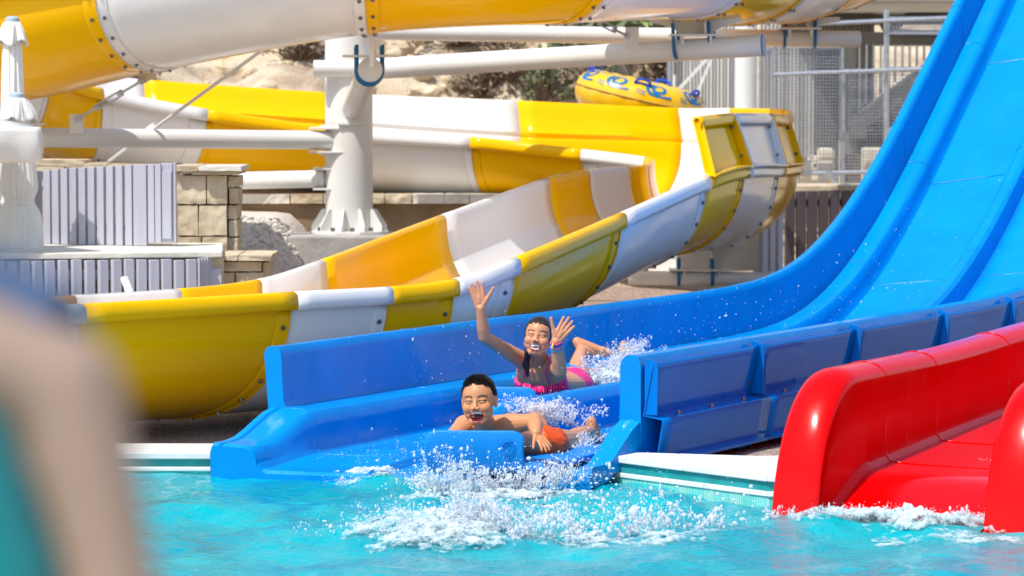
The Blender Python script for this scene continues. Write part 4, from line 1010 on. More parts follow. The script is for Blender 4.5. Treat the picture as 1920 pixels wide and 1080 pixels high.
def head_parts(mb, H, s_, o_, ears=True):
    """local: face looks to -y, z up"""
    L = lambda x, y, z: o_+H @ Vector((x*s_, y*s_, z*s_))
    E_ = lambda c, r, n1=28, n2=18: mb.add(*ellip(L(*c), H, tuple(q*s_ for q in r), n1, n2))
    E_((0, .008, .022), (.073, .092, .086)); E_((0, -.016, -.028), (.060, .067, .062)); E_((0, -.053, -.082), (.024, .026, .024)); E_((0, -.030, -.056), (.047, .052, .044))
    for q in (-1, 1):
        E_((q*.034, -.053, -.027), (.030, .028, .029)); E_((q*.031, -.046, -.052), (.025, .025, .026)); _ = ears and (E_((q*.073, .012, -.008), (.007, .017, .027)), E_((q*.076, .020, .004), (.006, .012, .016), 14, 10))
        capsule(mb, L(q*.052, -.02, -.045), .016*s_, L(q*.02, -.055, -.088), .017*s_); E_((q*.011, -.094, -.030), (.009, .010, .008), 12, 8)
        pass
        E_((q*.029, -.070, .0), (.018, .012, .014), 14, 10)
    capsule(mb, L(0, -.078, .014), .0065*s_, L(0, -.094, -.025), .0105*s_)
    capsule(mb, L(-.016, -.078, -.084+.014), .010*s_, L(.016, -.078, -.084+.014), .010*s_)
def hand(mb, Wp, d, n_, t_, s_, spread=(-.18, -.04, .1, .26), curl=.25, tb=.9, fl=(.35, .39, .365, .29), curls=None):
    """Wp wrist, d finger dir, n_ palm normal, t_ thumb side"""
    d = Vector(d).normalized(); t_ = Vector(t_); t_ = (t_-d*t_.dot(d)).normalized(); n_ = Vector(n_); n_ = (n_-d*n_.dot(d)-t_*n_.dot(t_)).normalized()
    offs = (.17, .06, -.06, -.17)
    for i in range(4):
        k = Wp+d*(.50-.03*abs(i-1.2))*s_+t_*offs[i]*s_; capsule(mb, Wp+t_*offs[i]*.55*s_+d*.04*s_, .085*s_, k, .068*s_)
    capsule(mb, Wp+d*.2*s_, .10*s_, Wp+d*.36*s_, .09*s_)
    for i in range(4):
        k = Wp+d*(.50-.03*abs(i-1.2))*s_+t_*offs[i]*s_
        a = spread[i]; dr = (d*math.cos(a)-t_*math.sin(a)); L = fl[i]*s_; cu = curls[i] if curls else curl
        p = k
        for j, fr in enumerate((.48, .30, .24)):
            ang = cu*(j+.4); dd = dr*math.cos(ang)+n_*math.sin(ang); q = p+dd*L*fr; capsule(mb, p, (.064-.006*j)*s_, q, (.059-.006*j)*s_, 12); p = q
    b0 = Wp+d*.10*s_+t_*.10*s_; b1 = Wp+d*.28*s_+t_*.27*s_; capsule(mb, b0, .10*s_, b1, .078*s_, 12)
    td = (d*math.cos(tb)+t_*math.sin(tb)+n_*.15).normalized(); b2 = b1+td*.22*s_; capsule(mb, b1, .072*s_, b2, .062*s_, 12); capsule(mb, b2, .060*s_, b2+(td+d*.15)*.17*s_, .050*s_, 12)
def foot(mb, ank, toe_d, sole_n, s_):
    """ankle, toe direction, direction out of the sole"""
    toe_d = Vector(toe_d).normalized(); sole_n = Vector(sole_n); sole_n = (sole_n-toe_d*sole_n.dot(toe_d)).normalized(); x = toe_d.cross(sole_n)
    heel = ank-toe_d*.035*s_/.2+sole_n*.03*s_/.2; ball = ank+toe_d*.10*s_/.2+sole_n*.035*s_/.2
    capsule(mb, ank, .028*s_/.2, heel, .026*s_/.2); capsule(mb, heel, .025*s_/.2, ball+x*.012*s_/.2, .020*s_/.2); capsule(mb, ank, .026*s_/.2, ball-x*.012*s_/.2, .019*s_/.2); capsule(mb, heel, .022*s_/.2, ball-x*.016*s_/.2, .019*s_/.2)
    for i in range(5):
        o = (-.028+.014*i)*s_/.2; r = (.013 if i == 4 else .009)*s_/.2; capsule(mb, ball+x*o, r*1.2, ball+x*o*1.1+toe_d*(.042-.004*(4-i))*s_/.2, r, 10)
def face_fn(H, s_, o_, base, kind):
    Hi = np.array(H.transposed())
    def fn(co):
        lc = (co-np.array(o_)) @ Hi.T/s_
        x, y, z = lc[:, 0], lc[:, 1], lc[:, 2]; col = skin_tone(co, base); front = (y < -.035) & (abs(z) < .12) & (abs(x) < .07)
        def put(mask, c, w=1.): col[mask] = col[mask]*(1-w)+np.array(c)*w
        # warm cheeks and nose
        for q in (-1, 1): w = np.exp(-(((x-q*.038)/.022)**2+((z+.028)/.02)**2)); w = w*front*.35; col[:] = col*(1-w[:, None])+np.array((base[0]*1.05, base[1]*.84, base[2]*.82))*w[:, None]
        for q in (-1, 1):
            xx = (x-q*.031)
            # brow
            zb = .0235-.004*(xx*q/.02)**2+(.002 if kind == 'girl' else 0); m = front & (abs(xx) < .020) & (abs(z-zb) < (.0046 if kind == 'boy' else .0036)); put(m, (.05, .025, .015), .85)
            # squinting lash line
            ze = .001+.0045*(1-(xx/.016)**2); m = front & (abs(xx) < .0165) & (abs(z-ze) < .0030); put(m, (.04, .016, .010), .92)
            pass
            # nostril, smile fold
            m = front & (((x-q*.0075)/.0045)**2+((z+.0385)/.003)**2 < 1); put(m, (.12, .04, .025), .9)
        if kind == 'boy': cz_, hw, hh = -.066, .029, .022
        elif kind == 'girl': cz_, hw, hh = -.062, .029, .0135
        else: return co, col
        sm = (x/hw)**2; zc = cz_+.005*sm; hh2 = hh*np.sqrt(np.clip(1-sm*.85, 0, 1)); inn = front & (abs(x) < hw) & (abs(z-zc) < hh2)
        lip = front & (abs(x) < hw+.004) & (abs(z-zc) < hh2+.0050) & ~inn
        put(lip, (.60, .13, .12), .85); put(inn, (.10, .008, .01), 1)
        th = .0085 if kind == 'boy' else .011
        te = inn & (z > zc+hh2-th) & (abs(x) < hw*.88); put(te, (.85, .76, .66))
        if kind == 'boy':
            put(inn & (z < zc-hh2+.009), (.55, .10, .09)); put(te & (abs(x) < .0012), (.35, .25, .2)); 
        else: put(inn & (z < zc-hh2+.006) & (abs(x) < hw*.7), (.7, .58, .5))
        n3 = np.zeros_like(co); dpt = np.where(inn & ~te, .007, np.where(te, .0045, 0))*s_/1.0
        yv = np.array(H @ Vector((0, 1, 0)))
        co = co+yv[None, :]*dpt[:, None]; lipout = np.where(lip, -.0012, 0)*s_; co = co+yv[None, :]*lipout[:, None]
        return co, col
    return fn
def hair_shell(H, s_, o_, parent, front_z, side, back, thick, seed, spikes=0, part=False):
    r_ = random.Random(seed); q = MB(); nu, nv = 110, 80; idx = {}
    def inside(x, y, z):
        lim = np.interp(y, [-.09, -.05, -.035, -.02, .01, .05, .1], [front_z, front_z-.008, side+.045, side+.012, side, back+.01, back]); return z > lim+.010*noise.noise(Vector((x*60, y*60, seed)))+.006*noise.noise(Vector((x*190, y*90, seed)))-.10*abs(x)*(y < -.04)
    def surf(u, v, k):
        d = Vector((math.sin(v)*math.cos(u), math.sin(v)*math.sin(u), math.cos(v))); return Vector((d.x*.073*k, .008+d.y*.092*k, .022+d.z*.086*k))
    for i in range(nv+1):
        for j in range(nu):
            u = 2*math.pi*j/nu; v = math.pi*i/nv*.82; p = surf(u, v, 1+thick*(1+.25*noise.noise(Vector((u*3, v*4, seed)))))
            if inside(p.x, p.y, p.z): idx[(i, j)] = len(q.v); q.v.append(tuple(o_+H @ (p*s_)))
    for i in range(nv):
        for j in range(nu):
            ks = [(i, j), (i+1, j), (i+1, (j+1) % nu), (i, (j+1) % nu)]
            if all(k in idx for k in ks): q.f.append(tuple(idx[k] for k in ks))
    o = mesh('hair', q.v, q.f, HAIR, parent); sd = o.modifiers.new('s', 'SOLIDIFY'); sd.thickness = .012*s_; sd.offset = -1
    if spikes:
        q = MB(); q.v = [tuple(v_) for v_ in q.v]
        for k in range(spikes):
            u = r_.uniform(0, 2*math.pi); v = math.acos(1-r_.random()*1.25); p = surf(u, v, 1+thick*.8)
            if not inside(p.x, p.y, p.z-.004): continue
            n_ = Vector((p.x, p.y-.008, p.z-.022)).normalized(); tdir = (n_+Vector((r_.gauss(0, .3), -.25+r_.gauss(0, .3), .35))).normalized(); L = r_.uniform(.007, .015)*(1.2 if p.z > .07 else .7)
            a = o_+H @ (p*s_); b_ = o_+H @ ((p+tdir*L)*s_); dd = (b_-a).normalized(); x = dd.orthogonal().normalized(); y = dd.cross(x); w = .0028*s_
            q.add([a+x*w, a-x*w*.5+y*w*.87, a-x*w*.5-y*w*.87, b_], [(0, 1, 3), (1, 2, 3), (2, 0, 3)])
        q.build('hair_tufts', HAIR, o, smooth=False)
    return o
def orient(fwd, roll=0):
    """columns: x right (viewer), y back, z up; face looks along fwd"""
    f = Vector(fwd).normalized(); y = -f; z = Vector((0, 0, 1)); x = y.cross(z).normalized(); z = x.cross(y).normalized()
    M = Matrix((x, y, z)).transposed(); return M @ Matrix.Rotation(roll, 3, 'Y')
VB = .003
# ---- boy
base_b = (.64, .275, .125)
ho = P(898, 752, 11.65); s_b = .83; Hb = orient((-.20, -1, .06), math.radians(-4))
BOY = thing('person', 'laughing boy in orange shorts lying prone on a blue mat', 'person', (ho.x, ho.y+.3, .06))
mb = MB(); head_parts(mb, Hb, s_b, ho)
nb = P(910, 800, 11.86); shL = P(872, 799, 11.86); shR = P(956, 796, 11.80)
capsule(mb, ho+Hb @ Vector((0, .022, -.05))*s_b, .040*s_b*1.05, nb, .043)
lat = (shR-shL).normalized(); lat.z *= .3
hip = P(1008, 833, 12.16); ch = P(914, 815, 11.93); wa = ch.lerp(hip, .55)+V(0, 0, .0)
loft(mb, [nb+V(.0, -.02, .01), P(911, 806, 11.86), ch, ch.lerp(wa, .5), wa, hip, hip+(hip-wa).normalized()*.05], lat, [.05, .105, .118, .108, .098, .104, .07], [.035, .060, .072, .066, .058, .064, .045])
capsule(mb, nb, .040, shL, .038); capsule(mb, nb, .040, shR, .040)
elR = P(1003, 790, 11.74); wrR = P(1005, 812, 11.64)
limb(mb, [shR, shR.lerp(elR, .5), elR, elR.lerp(wrR, .35), wrR], [.043, .034, .028, .030, .020])
hand(mb, wrR, P(1020, 832, 11.60)-P(1000, 806, 11.64), (0, .2, -1), (-1, -.4, .1), .098, curl=.2, tb=.7)
elL = P(846, 822, 11.72); wrL = P(868, 836, 11.60)
limb(mb, [shL, shL.lerp(elL, .5), elL, wrL], [.043, .034, .028, .020]); hand(mb, wrL, (.4, -.5, .0), (0, 0, -1), (-.6, -.5, 0), .12)
hR = P(1024, 838, 12.14); knR = P(1070, 826, 12.40); anR = P(1108, 809, 12.72)
hL = P(995, 825, 12.22); knL = P(1012, 806, 12.52); anL = P(1001, 778, 12.66)
limb(mb, [hR, hR.lerp(knR, .5), knR, knR.lerp(anR, .35), anR], [.066, .058, .040, .040, .026]); foot(mb, anR, (.35, .25, -1), (.55, 1, .35), .17)
limb(mb, [hL, hL.lerp(knL, .5), knL, knL.lerp(anL, .35), anL], [.066, .056, .038, .037, .025]); foot(mb, anL, (.1, -.3, -.6), (.2, 1, .1), .17)
me = remesh(mb, .0021, 7); vcols(me, face_fn(Hb, s_b, ho, base_b, 'boy')); link_me('body', me, SKIN, BOY)
hair_shell(Hb, s_b, ho, BOY, .080, .012, -.040, .022, 5, spikes=3200)
mb = MB(); ax = (hip-wa).normalized()
loft(mb, [hip-ax*.075, hip-ax*.03, hip+ax*.02, hip+ax*.06], lat, [.108, .115, .118, .095], [.068, .074, .076, .06])
limb(mb, [hR, hR.lerp(knR, .25)], [.074, .069]); limb(mb, [hL, hL.lerp(knL, .3)], [.074, .068])
me = remesh(mb, .004, 3)
n = len(me.vertices); co = np.empty(n*3); me.vertices.foreach_get('co', co); co = co.reshape(-1, 3); nr = np.empty(n*3); me.vertices.foreach_get('normal', nr); nr = nr.reshape(-1, 3)
co += nr*(.0035*np.sin(co[:, 0]*95+co[:, 2]*60)*np.sin(co[:, 1]*40+3*co[:, 2]*20))[:, None]; me.vertices.foreach_set('co', co.reshape(-1)); me.update()
link_me('swim_shorts', me, ORNG, BOY)
# ---- girl
base_g = (.68, .30, .145)
go = P(1009, 632, 13.42); s_g = .80; Hg = orient((-.12, -1, .20), math.radians(6))
GIRL = thing('person', 'laughing girl in pink bikini with both hands raised, behind the boy', 'person', (go.x, go.y+.3, .08))
mb = MB(); head_parts(mb, Hg, s_g, go, False)
nb = P(1010, 677, 13.56); shL = P(980, 676, 13.56); shR = P(1041, 684, 13.54)
capsule(mb, go+Hg @ Vector((0, .025, -.05))*s_g, .036, nb, .038)
lat = V(1, -.12, 0); ch = P(1014, 706, 13.62); wa = P(1040, 722, 13.82); hip = P(1066, 722, 14.0)
loft(mb, [nb+V(0, 0, .0), P(1011, 684, 13.57), P(1012, 696, 13.59), ch, P(1020, 722, 13.68), wa, hip, hip+(hip-wa)*.25], lat, [.045, .088, .102, .108, .10, .092, .105, .07], [.032, .052, .062, .068, .062, .058, .066, .05])
capsule(mb, nb, .034, shL, .034); capsule(mb, nb, .034, shR, .034)
elL = P(908, 632, 13.38); wrL = P(901, 578, 13.34)
limb(mb, [shL, shL.lerp(elL, .5), elL, elL.lerp(wrL, .3), wrL], [.038, .031, .026, .027, .0185])
hand(mb, wrL, P(895, 545, 13.33)-P(901, 578, 13.33), (.1, -1, .0), (1, 0, .1), .128, spread=(-.12, .05, .22, .30), curl=.06, tb=.75)
elR = P(1050, 696, 13.28); wrR = P(1042, 640, 13.22)
limb(mb, [shR, shR.lerp(elR, .5), elR, elR.lerp(wrR, .35), wrR], [.038, .034, .030, .029, .019])
hand(mb, wrR, P(1064, 602, 13.2)-P(1044, 632, 13.2), (0, -1, .1), (-1, 0, .45), .125, spread=(-.16, -.04, .08, .2), curl=.05, tb=.85)
hR = P(1078, 718, 14.02); knR = P(1073, 714, 14.34); anR = P(1091, 655, 14.48)
limb(mb, [hR, knR, knR.lerp(anR, .35), anR], [.062, .042, .040, .025]); foot(mb, anR, (1, .1, -.45), (.2, .6, .9), .175)
hL = P(1050, 714, 14.1); knL = P(1110, 706, 14.45); anL = P(1160, 690, 14.8)
limb(mb, [hL, hL.lerp(knL, .5), knL, anL], [.062, .052, .040, .025]); foot(mb, anL, (.3, .2, .8), (.2, 1, -.2), .175)
me = remesh(mb, .0021, 7); vcols(me, face_fn(Hg, s_g, go, base_g, 'girl')); link_me('body', me, SKIN, GIRL)
hr = hair_shell(Hg, s_g, go, GIRL, .070, -.030, -.08, .040, 9)
q = MB(); r_ = random.Random(3); p0 = go+Hg @ Vector((-.055, .02, -.05))*s_g
for k in range(16):
    j = lambda a: V(r_.gauss(0, a), r_.gauss(0, a), r_.gauss(0, a))
    pts = [go+Hg @ Vector((-.06, .03, .0))*s_g+j(.004), P(990, 665, 13.44)+j(.005), P(986, 684, 13.44)+j(.005), P(990, 702+r_.uniform(-5, 5), 13.45)+j(.004)]
    cp = [np.array(p) for p in pts]; q.tube([Vector(catmull(cp, u)) for u in np.linspace(0, 3, 13)], [.0065]*8+[.006, .005, .004, .003, .001], 6)
q.build('ponytail', HAIR, hr, smooth=True)
mb = MB(); loft(mb, [P(1013, 708, 13.62), P(1015, 722, 13.64), P(1022, 736, 13.68)], lat, [.114, .116, .110], [.074, .076, .070])
me = remesh(mb, .004, 2); link_me('bikini_top', me, PINK, GIRL)
q = MB(); q.tube([Vector(catmull([np.array(p) for p in (P(1024, 664, 13.5), P(1030, 680, 13.47), P(1024, 700, 13.5), P(1032, 722, 13.52))], u)) for u in np.linspace(0, 3, 12)], .0045, 8); q.build('bikini_strap', PINK, GIRL, smooth=True)
q = MB(); q.tube([Vector(catmull([np.array(p) for p in (P(988, 668, 13.51), P(983, 690, 13.50), P(982, 708, 13.52))], u)) for u in np.linspace(0, 2, 8)], .0045, 8); q.build('bikini_strap', PINK, GIRL, smooth=True)
# gathered frill
q = MB(); rows = []
for i in range(5):
    rows.append([P(978+84*k/60, 716+i*3.2+(8*math.sin(math.pi*k/60)), 13.50-.012*i*abs(math.sin(k*.9))-.03*math.sin(math.pi*k/60)) for k in range(61)])
q.grid(rows); o = q.build('frill', PINK, GIRL, smooth=True, ang=80); o.modifiers.new('s', 'SOLIDIFY').thickness = .003
mb = MB(); loft(mb, [P(1052, 722, 13.92), P(1066, 722, 14.0), P(1078, 720, 14.1)], lat, [.100, .112, .09], [.068, .074, .06]); capsule(mb, hR, .070, hR.lerp(knR, .2), .066)
me = remesh(mb, .004, 2); link_me('bikini_bottom', me, PINK, GIRL)
for k, (dz, c) in enumerate([(0, (.7, .05, .2)), (-.010, (.02, .12, .5)), (-.020, (.75, .25, .35)), (-.032, (.02, .3, .5))]):
    ax = (elR-wrR).normalized(); c_ = wrR+ax*(.004-dz); x = ax.orthogonal().normalized(); y = ax.cross(x); q = MB()
    q.tube([c_+(x*math.cos(a)+y*math.sin(a))*.0225 for a in np.linspace(0, 2*math.pi, 25)[:-1]], .0038, 6, closed=True); q.build('bracelet', mat('bracelet_%d' % k, c, .5), GIRL, smooth=True)
q = MB(); q.tube([P(1038, 643, 13.2), P(1035, 652, 13.2)], [.004, .005], 8); q.build('charm', mat('yellow_bead', (.9, .6, .05), .4), GIRL, smooth=True)
# ---- mats
def foam_mat(name, A, B, back, zf, ztop, lab):
    """front edge from A to B (plan), back vector, floor height function, height of the curled front"""
    A = V(A[0], A[1], 0); B = V(B[0], B[1], 0); bk = V(back[0], back[1], 0); L = bk.length; bd = bk/L
    T = thing('foam_mat', lab, 'foam mat', (A+B)/2+V(0, 0, zf(0)))
    prof = []
    for u in np.linspace(1, 0, 30):
        z = zf(u*L)+.012; s_ = u*L
        if s_ < .16: z += (ztop-zf(0)-.03)*(1-(s_/.16))**1.6*.25
        prof.append((s_, z))
    # curl up : vertical face at the front
    z0 = prof[-1][1]; prof += [(-.012, z0+(ztop-z0)*.3), (-.016, z0+(ztop-z0)*.7), (-.010, ztop)]
    Wd = (B-A).length; wd = (B-A)/Wd; th = .022; rows = []
    xs_ = [0, .008, .02, .04]+list(np.linspace(.07, Wd-.07, 8))+[Wd-.04, Wd-.02, Wd-.008, Wd]
    def z_of(x): e = min(x, Wd-x); return -.022*(1-min(1, e/.04))**2
    for i, (s_, z) in enumerate(prof):
        top = i >= len(prof)-2
        rows.append([A+wd*x+bd*s_+V(0, 0, z+(z_of(x) if top else 0)) for x in xs_])
    q = MB(); q.grid(rows); o = q.build('mat_body', MATB, T, smooth=True, ang=50); sd = o.modifiers.new('s', 'SOLIDIFY'); sd.thickness = th; sd.offset = 0
    bv = o.modifiers.new('b', 'BEVEL'); bv.width = .007; bv.segments = 3; bv.limit_method = 'ANGLE'; bv.angle_limit = math.radians(50)
    return T, A, wd, Wd, bd, ztop
fz = .05
a = P(800, 806, 11.52); b_ = P(985, 810, 11.50)
T, A, wd, Wd, bd, zt_ = foam_mat('foam_mat', (a.x, a.y), (b_.x, b_.y), (.40, .86), lambda s_: .055-.02*max(0, 1-s_/.25), a.z, 'blue foam racing mat with upturned front under the boy in orange shorts')
# round embossed emblem on the front face
q = MB(); c = P(950, 836, 11.475)
for r in (.026, .017): q.tube([c+V(r*math.cos(k), -.004, r*math.sin(k)) for k in np.linspace(0, 2*math.pi, 33)[:-1]], .0016, 5, closed=True)
q.tube([c+V(-.006, -.004, .010), c+V(.0, -.004, -.008), c+V(.008, -.004, .010)], .0016, 5); q.build('embossed_emblem', MATB, T, smooth=True)
a = P(878, 724, 13.22); b_ = P(1007, 722, 13.18)
foam_mat('foam_mat', (a.x, a.y), (b_.x, b_.y), (.42, .86), lambda s_: .075, a.z, 'blue foam racing mat with upturned front under the girl in pink')
# ---- blurred near bather
DN = 1.2; NK = .8
def PN(x, y, d=DN): return P(x, y, d)
NB = thing('person', 'blurred near bather in teal swimsuit, shoulder and arm at lower left', 'person', (PN(-230, 700).x, DN, .08))
mb = MB(); base_n = (.38, .27, .20)
sh = PN(118, 730); nk = PN(-330, 500); hd = PN(-640, 200)
Hn = orient((-.9, .5, 0)); hs = .74; head_parts(mb, Hn, hs, hd)
capsule(mb, hd+V(0, 0, -.05), .038, nk, .036); capsule(mb, nk+V(0, 0, -.016), .032, sh, .0225)
el = PN(355, 1760, 1.17); wr = PN(250, 2600, 1.13)
limb(mb, [sh, sh.lerp(el, .35), el, el.lerp(wr, .3), wr], [.0232, .0196, .017, .018, .013]); hand(mb, wr, (0, -.1, -1), (-1, 0, 0), (0, -1, 0), .12)
sh2 = PN(-620, 690, 1.30); limb(mb, [nk+V(-.02, 0, -.02), sh2, sh2+V(-.03, .02, -.2), sh2+V(-.02, -.02, -.38)], [.036, .023, .018, .013])
pel = PN(-225, 2560, 1.24); chs = PN(-225, 900, 1.24)
loft(mb, [nk+V(0, 0, -.01), PN(-222, 640), chs, PN(-225, 1500, 1.24), PN(-225, 2000, 1.24), pel, pel+V(0, 0, -.08)], V(1, .15, 0), [.036, .056, .064, .058, .056, .074, .05], [.032, .044, .054, .05, .048, .058, .04])
for q_ in (-1, 1):
    h_ = pel+V(q_*.036, 0, -.03); kn = V(h_.x, h_.y-.01, .50); an = V(h_.x, h_.y, .13); limb(mb, [h_, h_.lerp(kn, .5), kn, kn.lerp(an, .4), an], [.050, .044, .034, .036, .022]); foot(mb, an, (-.1, 1, 0), (0, 0, -1), .19)
me = remesh(mb, .005, 4); vcols(me, lambda co: (co, skin_tone(co, base_n))); link_me('body', me, SKIN, NB)
hair_shell(Hn, hs, hd, NB, .05, -.02, -.08, .08, 3)
mb = MB(); loft(mb, [PN(-215, 800, 1.19), PN(-190, 900, 1.18), PN(-170, 1040, 1.17), PN(-200, 1500, 1.21), PN(-225, 2000, 1.24), pel, pel+V(0, 0, -.05)], V(1, .15, 0), [.036, .046, .054, .066, .064, .080, .06], [.04, .06, .064, .058, .056, .064, .05])
me = remesh(mb, .005, 3); link_me('swimsuit', me, mat('teal_swimsuit', (.0, .30, .30), .5, bump=.1), NB)
# strap / blue towel edge on the shoulder
q = MB(); rows = []
for i in range(15):
    u = i/14; c = PN(-170+300*u, 490+85*u+40*u*u, 1.22); rows.append([c+V(0, -.03, -.006), c+V(0, -.02, .010), c+V(0, .0, .016), c+V(0, .04, .010), c+V(0, .06, -.02)])
q.grid(rows); o = q.build('towel_edge', mat('blue_towel', (.07, .12, .22), .9, bump=.5, bscale=200), NB, smooth=True, ang=80); o.modifiers.new('s', 'SOLIDIFY').thickness = .006
# ---------------------------------------------------------------- splashes and foam
DROP = mat('water_drops', (.97, .98, 1.), .04, spec=.6, trans=.25, ior=1.33)
t = DROP.node_tree; pb = t.nodes['Principled BSDF']; tl = t.nodes.new('ShaderNodeBsdfTranslucent'); tl.inputs[0].default_value = (.95, .97, 1, 1); ms = t.nodes.new('ShaderNodeMixShader'); ms.inputs[0].default_value = .42
t.links.new(pb.outputs[0], ms.inputs[1]); t.links.new(tl.outputs[0], ms.inputs[2]); t.links.new(ms.outputs[0], t.nodes['Material Output'].inputs['Surface'])
FOAM = mat('water_foam', (.82, .90, .91), .4, spec=.4, bump=.8, bscale=190, nscale=70, col2=(.62, .82, .85))
t = FOAM.node_tree; at = t.nodes.new('ShaderNodeAttribute'); at.attribute_name = 'fa'; tc = t.nodes.new('ShaderNodeTexCoord'); nn = N('ShaderNodeTexNoise', Scale=75., Detail=4.); t.links.new(tc.outputs['Object'], nn.inputs['Vector'])
ad = N('ShaderNodeMath'); ad.operation = 'ADD'; t.links.new(at.outputs['Fac'], ad.inputs[0]); t.links.new(nn.outputs[0], ad.inputs[1])
mr = N('ShaderNodeMapRange'); mr.inputs['From Min'].default_value = .62; mr.inputs['From Max'].default_value = 1.35; t.links.new(ad.outputs[0], mr.inputs[0]); t.links.new(mr.outputs[0], t.nodes['Principled BSDF'].inputs['Alpha'])
ICO = None
def ico():
    bm = bmesh.new(); bmesh.ops.create_icosphere(bm, subdivisions=1, radius=1); v = np.array([q.co[:] for q in bm.verts]); f = np.array([[w.index for w in q.verts] for q in bm.faces]); bm.free(); return v, f
IV, IF = ico()
LIG = MB()
def drops(name, pts, rad, lab, parts=None, stretch=None, m=None):
    pts = np.array(pts); rad = np.array(rad); n = len(pts); sc = np.ones((n, 1, 3))
    rs = np.random.RandomState(n); sc = 1+rs.uniform(-.35, .45, (n, 1, 3)); k_ = rs.rand(n) < .35; sc[k_, 0, 2] *= rs.uniform(1, 3.2, k_.sum()); k_ = rs.rand(n) < .25; sc[k_, 0, 0] *= rs.uniform(1, 2.6, k_.sum())
    v = (IV[None]*sc*rad[:, None, None]+pts[:, None, :]).reshape(-1, 3); f = (IF[None]+(np.arange(n)*len(IV))[:, None, None]).reshape(-1, 3)
    nv_ = len(v); LV = [tuple(q) for q in v.tolist()]+LIG.v; LF = f.tolist()+[tuple(i+nv_ for i in q) for q in LIG.f]; LIG.v = []; LIG.f = []
    me = bpy.data.meshes.new(name); me.from_pydata(LV, [], LF); me.materials.append(m or DROP); me.polygons.foreach_set('use_smooth', [True]*len(me.polygons)); me.update()
    o = bpy.data.objects.new(name, me); COL.objects.link(o); tag(o, lab, 'splash', kind='stuff'); return o
def spray(px, py, D, n, jets, rng, dz=.0, rmin=.0010, rmax=.0045, power=3.2, width=.02):
    """ballistic jets: each jet = (dx, dz, dy) reach from the base line, drops strung along its arc"""
    pts = []; rad = []
    return pts, rad
rsp = np.random.RandomState(21)
def cluster(base_a, base_b, n, up, side, fwd, r0=.0010, r1=.0048, arms=24, jitter=.012):
    """drops along curved ligaments thrown up from a line on the surface"""
    A = np.array(base_a); B = np.array(base_b); pts = []; rad = []
    J = []
    for k in range(arms):
        b_ = A+(B-A)*rsp.rand(); v = np.array([rsp.normal(side[0], side[1]), rsp.normal(fwd[0], fwd[1]), abs(rsp.normal(up[0], up[1]))]); J.append((b_, v))
    n = int(n*1.9)
    for k in range(int(arms*.75)):
        b_, v = J[k]
        if abs(v[0])+abs(v[1]) > .20 or n < 800: continue
        um = rsp.uniform(.35, .95); m_ = 9; ph = rsp.rand()*9; pt = []; rr_ = []
        for i in range(m_):
            u = um*i/(m_-1); w_ = noise.noise_vector(Vector((ph+u*4, k, 0)))*.018*u
            pt.append(Vector(b_+v*u-np.array([0, 0, abs(v[2])*.55*u*u]))+w_); rr_.append(max(.0006, r1*.62*(1-i/m_)**.8*(.7+.9*abs(noise.noise(Vector((ph, u*14, k)))))))
        LIG.tube(pt, rr_, 6)
    for i in range(n):
        b_, v = J[int(arms*rsp.rand()**1.5)]; u = rsp.rand()**.8; p = b_+v*u-np.array([0, 0, abs(v[2])*.55*u*u])+rsp.normal(0, 1, 3)*jitter*(.3+u)
        pts.append(p); rad.append(r0*.75+(r1-r0)*rsp.rand()**6)
    return pts, rad
def foam_patch(name, poly_px, z, amp, lab, hs=.012, thr=.35, seed=0, mound=0, yfun=None, zf=None):
    """lumpy froth: a height field over a plan box with ragged, holed edges"""
    (x0, y0), (x1, y1) = poly_px; nx_ = int((x1-x0)/hs)+1; ny_ = int((y1-y0)/hs)+1; q = MB(); idx = {}; fa = []
    for i in range(ny_+1):
        for j in range(nx_+1):
            x = x0+(x1-x0)*j/nx_; y = y0+(y1-y0)*i/ny_; u = (x-x0)/(x1-x0)*2-1; v = (y-y0)/(y1-y0)*2-1
            e = 1-(abs(u)**2.5+abs(v)**2.5)
            nn = .5*noise.noise(Vector((x*7, y*9, seed)))+.45*noise.noise(Vector((x*19, y*25, seed+3)))+.3*noise.noise(Vector((x*48, y*60, seed+5)))
            s_ = e+nn*1.4
            if s_ > thr-.25:
                fa.append(min(.75, max(0, (s_-thr+.25)*.9)))
                h = amp*(min(1, max(0, s_-thr+.25)*1.0)**.8)*(.6+.7*noise.noise(Vector((x*11, y*14, seed+9)))+.5*noise.noise(Vector((x*34, y*40, seed+1)))+.35*noise.noise(Vector((x*90, y*90, seed+2))))
                idx[(i, j)] = len(q.v); q.v.append((x, y, (zf(x, y) if zf else water_z(x, y))+z+h+mound*max(0, e)**1.5))
    for i in range(ny_):
        for j in range(nx_):
            ks = [(i, j), (i, j+1), (i+1, j+1), (i+1, j)]
            if all(k in idx for k in ks): q.f.append(tuple(idx[k] for k in ks))
    if q.f: o = mesh(name, q.v, q.f, FOAM); o.data.attributes.new('fa', 'FLOAT', 'POINT').data.foreach_set('value', fa); tag(o, lab, 'foam', kind='stuff')
def fp(*a): return a
w0 = lambda x, y, D: tuple(P(x, y, D))
# froth at the boy's mat
foam_patch('foam', ((-.42, 11.28), (.30, 11.66)), .002, .022, 'white foam churned up in front of the boy\'s blue mat', hs=.008, thr=.25, seed=1, mound=.012)
pts, rad = cluster((-.36, 11.5, .02), (.10, 11.48, .02), 2000, (.08, .05), (0, .06), (-.03, .03), arms=60, jitter=.014)
p2, r2 = cluster((-.34, 11.45, .01), (-.1, 11.42, .01), 1000, (.18, .06), (-.03, .06), (-.03, .03), arms=22, jitter=.010)
p3, r3 = cluster((.06, 11.5, .02), (.26, 11.6, .02), 900, (.12, .06), (.03, .06), (-.02, .05), arms=30, jitter=.016)
drops('splash', pts+p2+p3, rad+r2+r3, 'fine white spray bursting up against the front of the boy\'s mat')
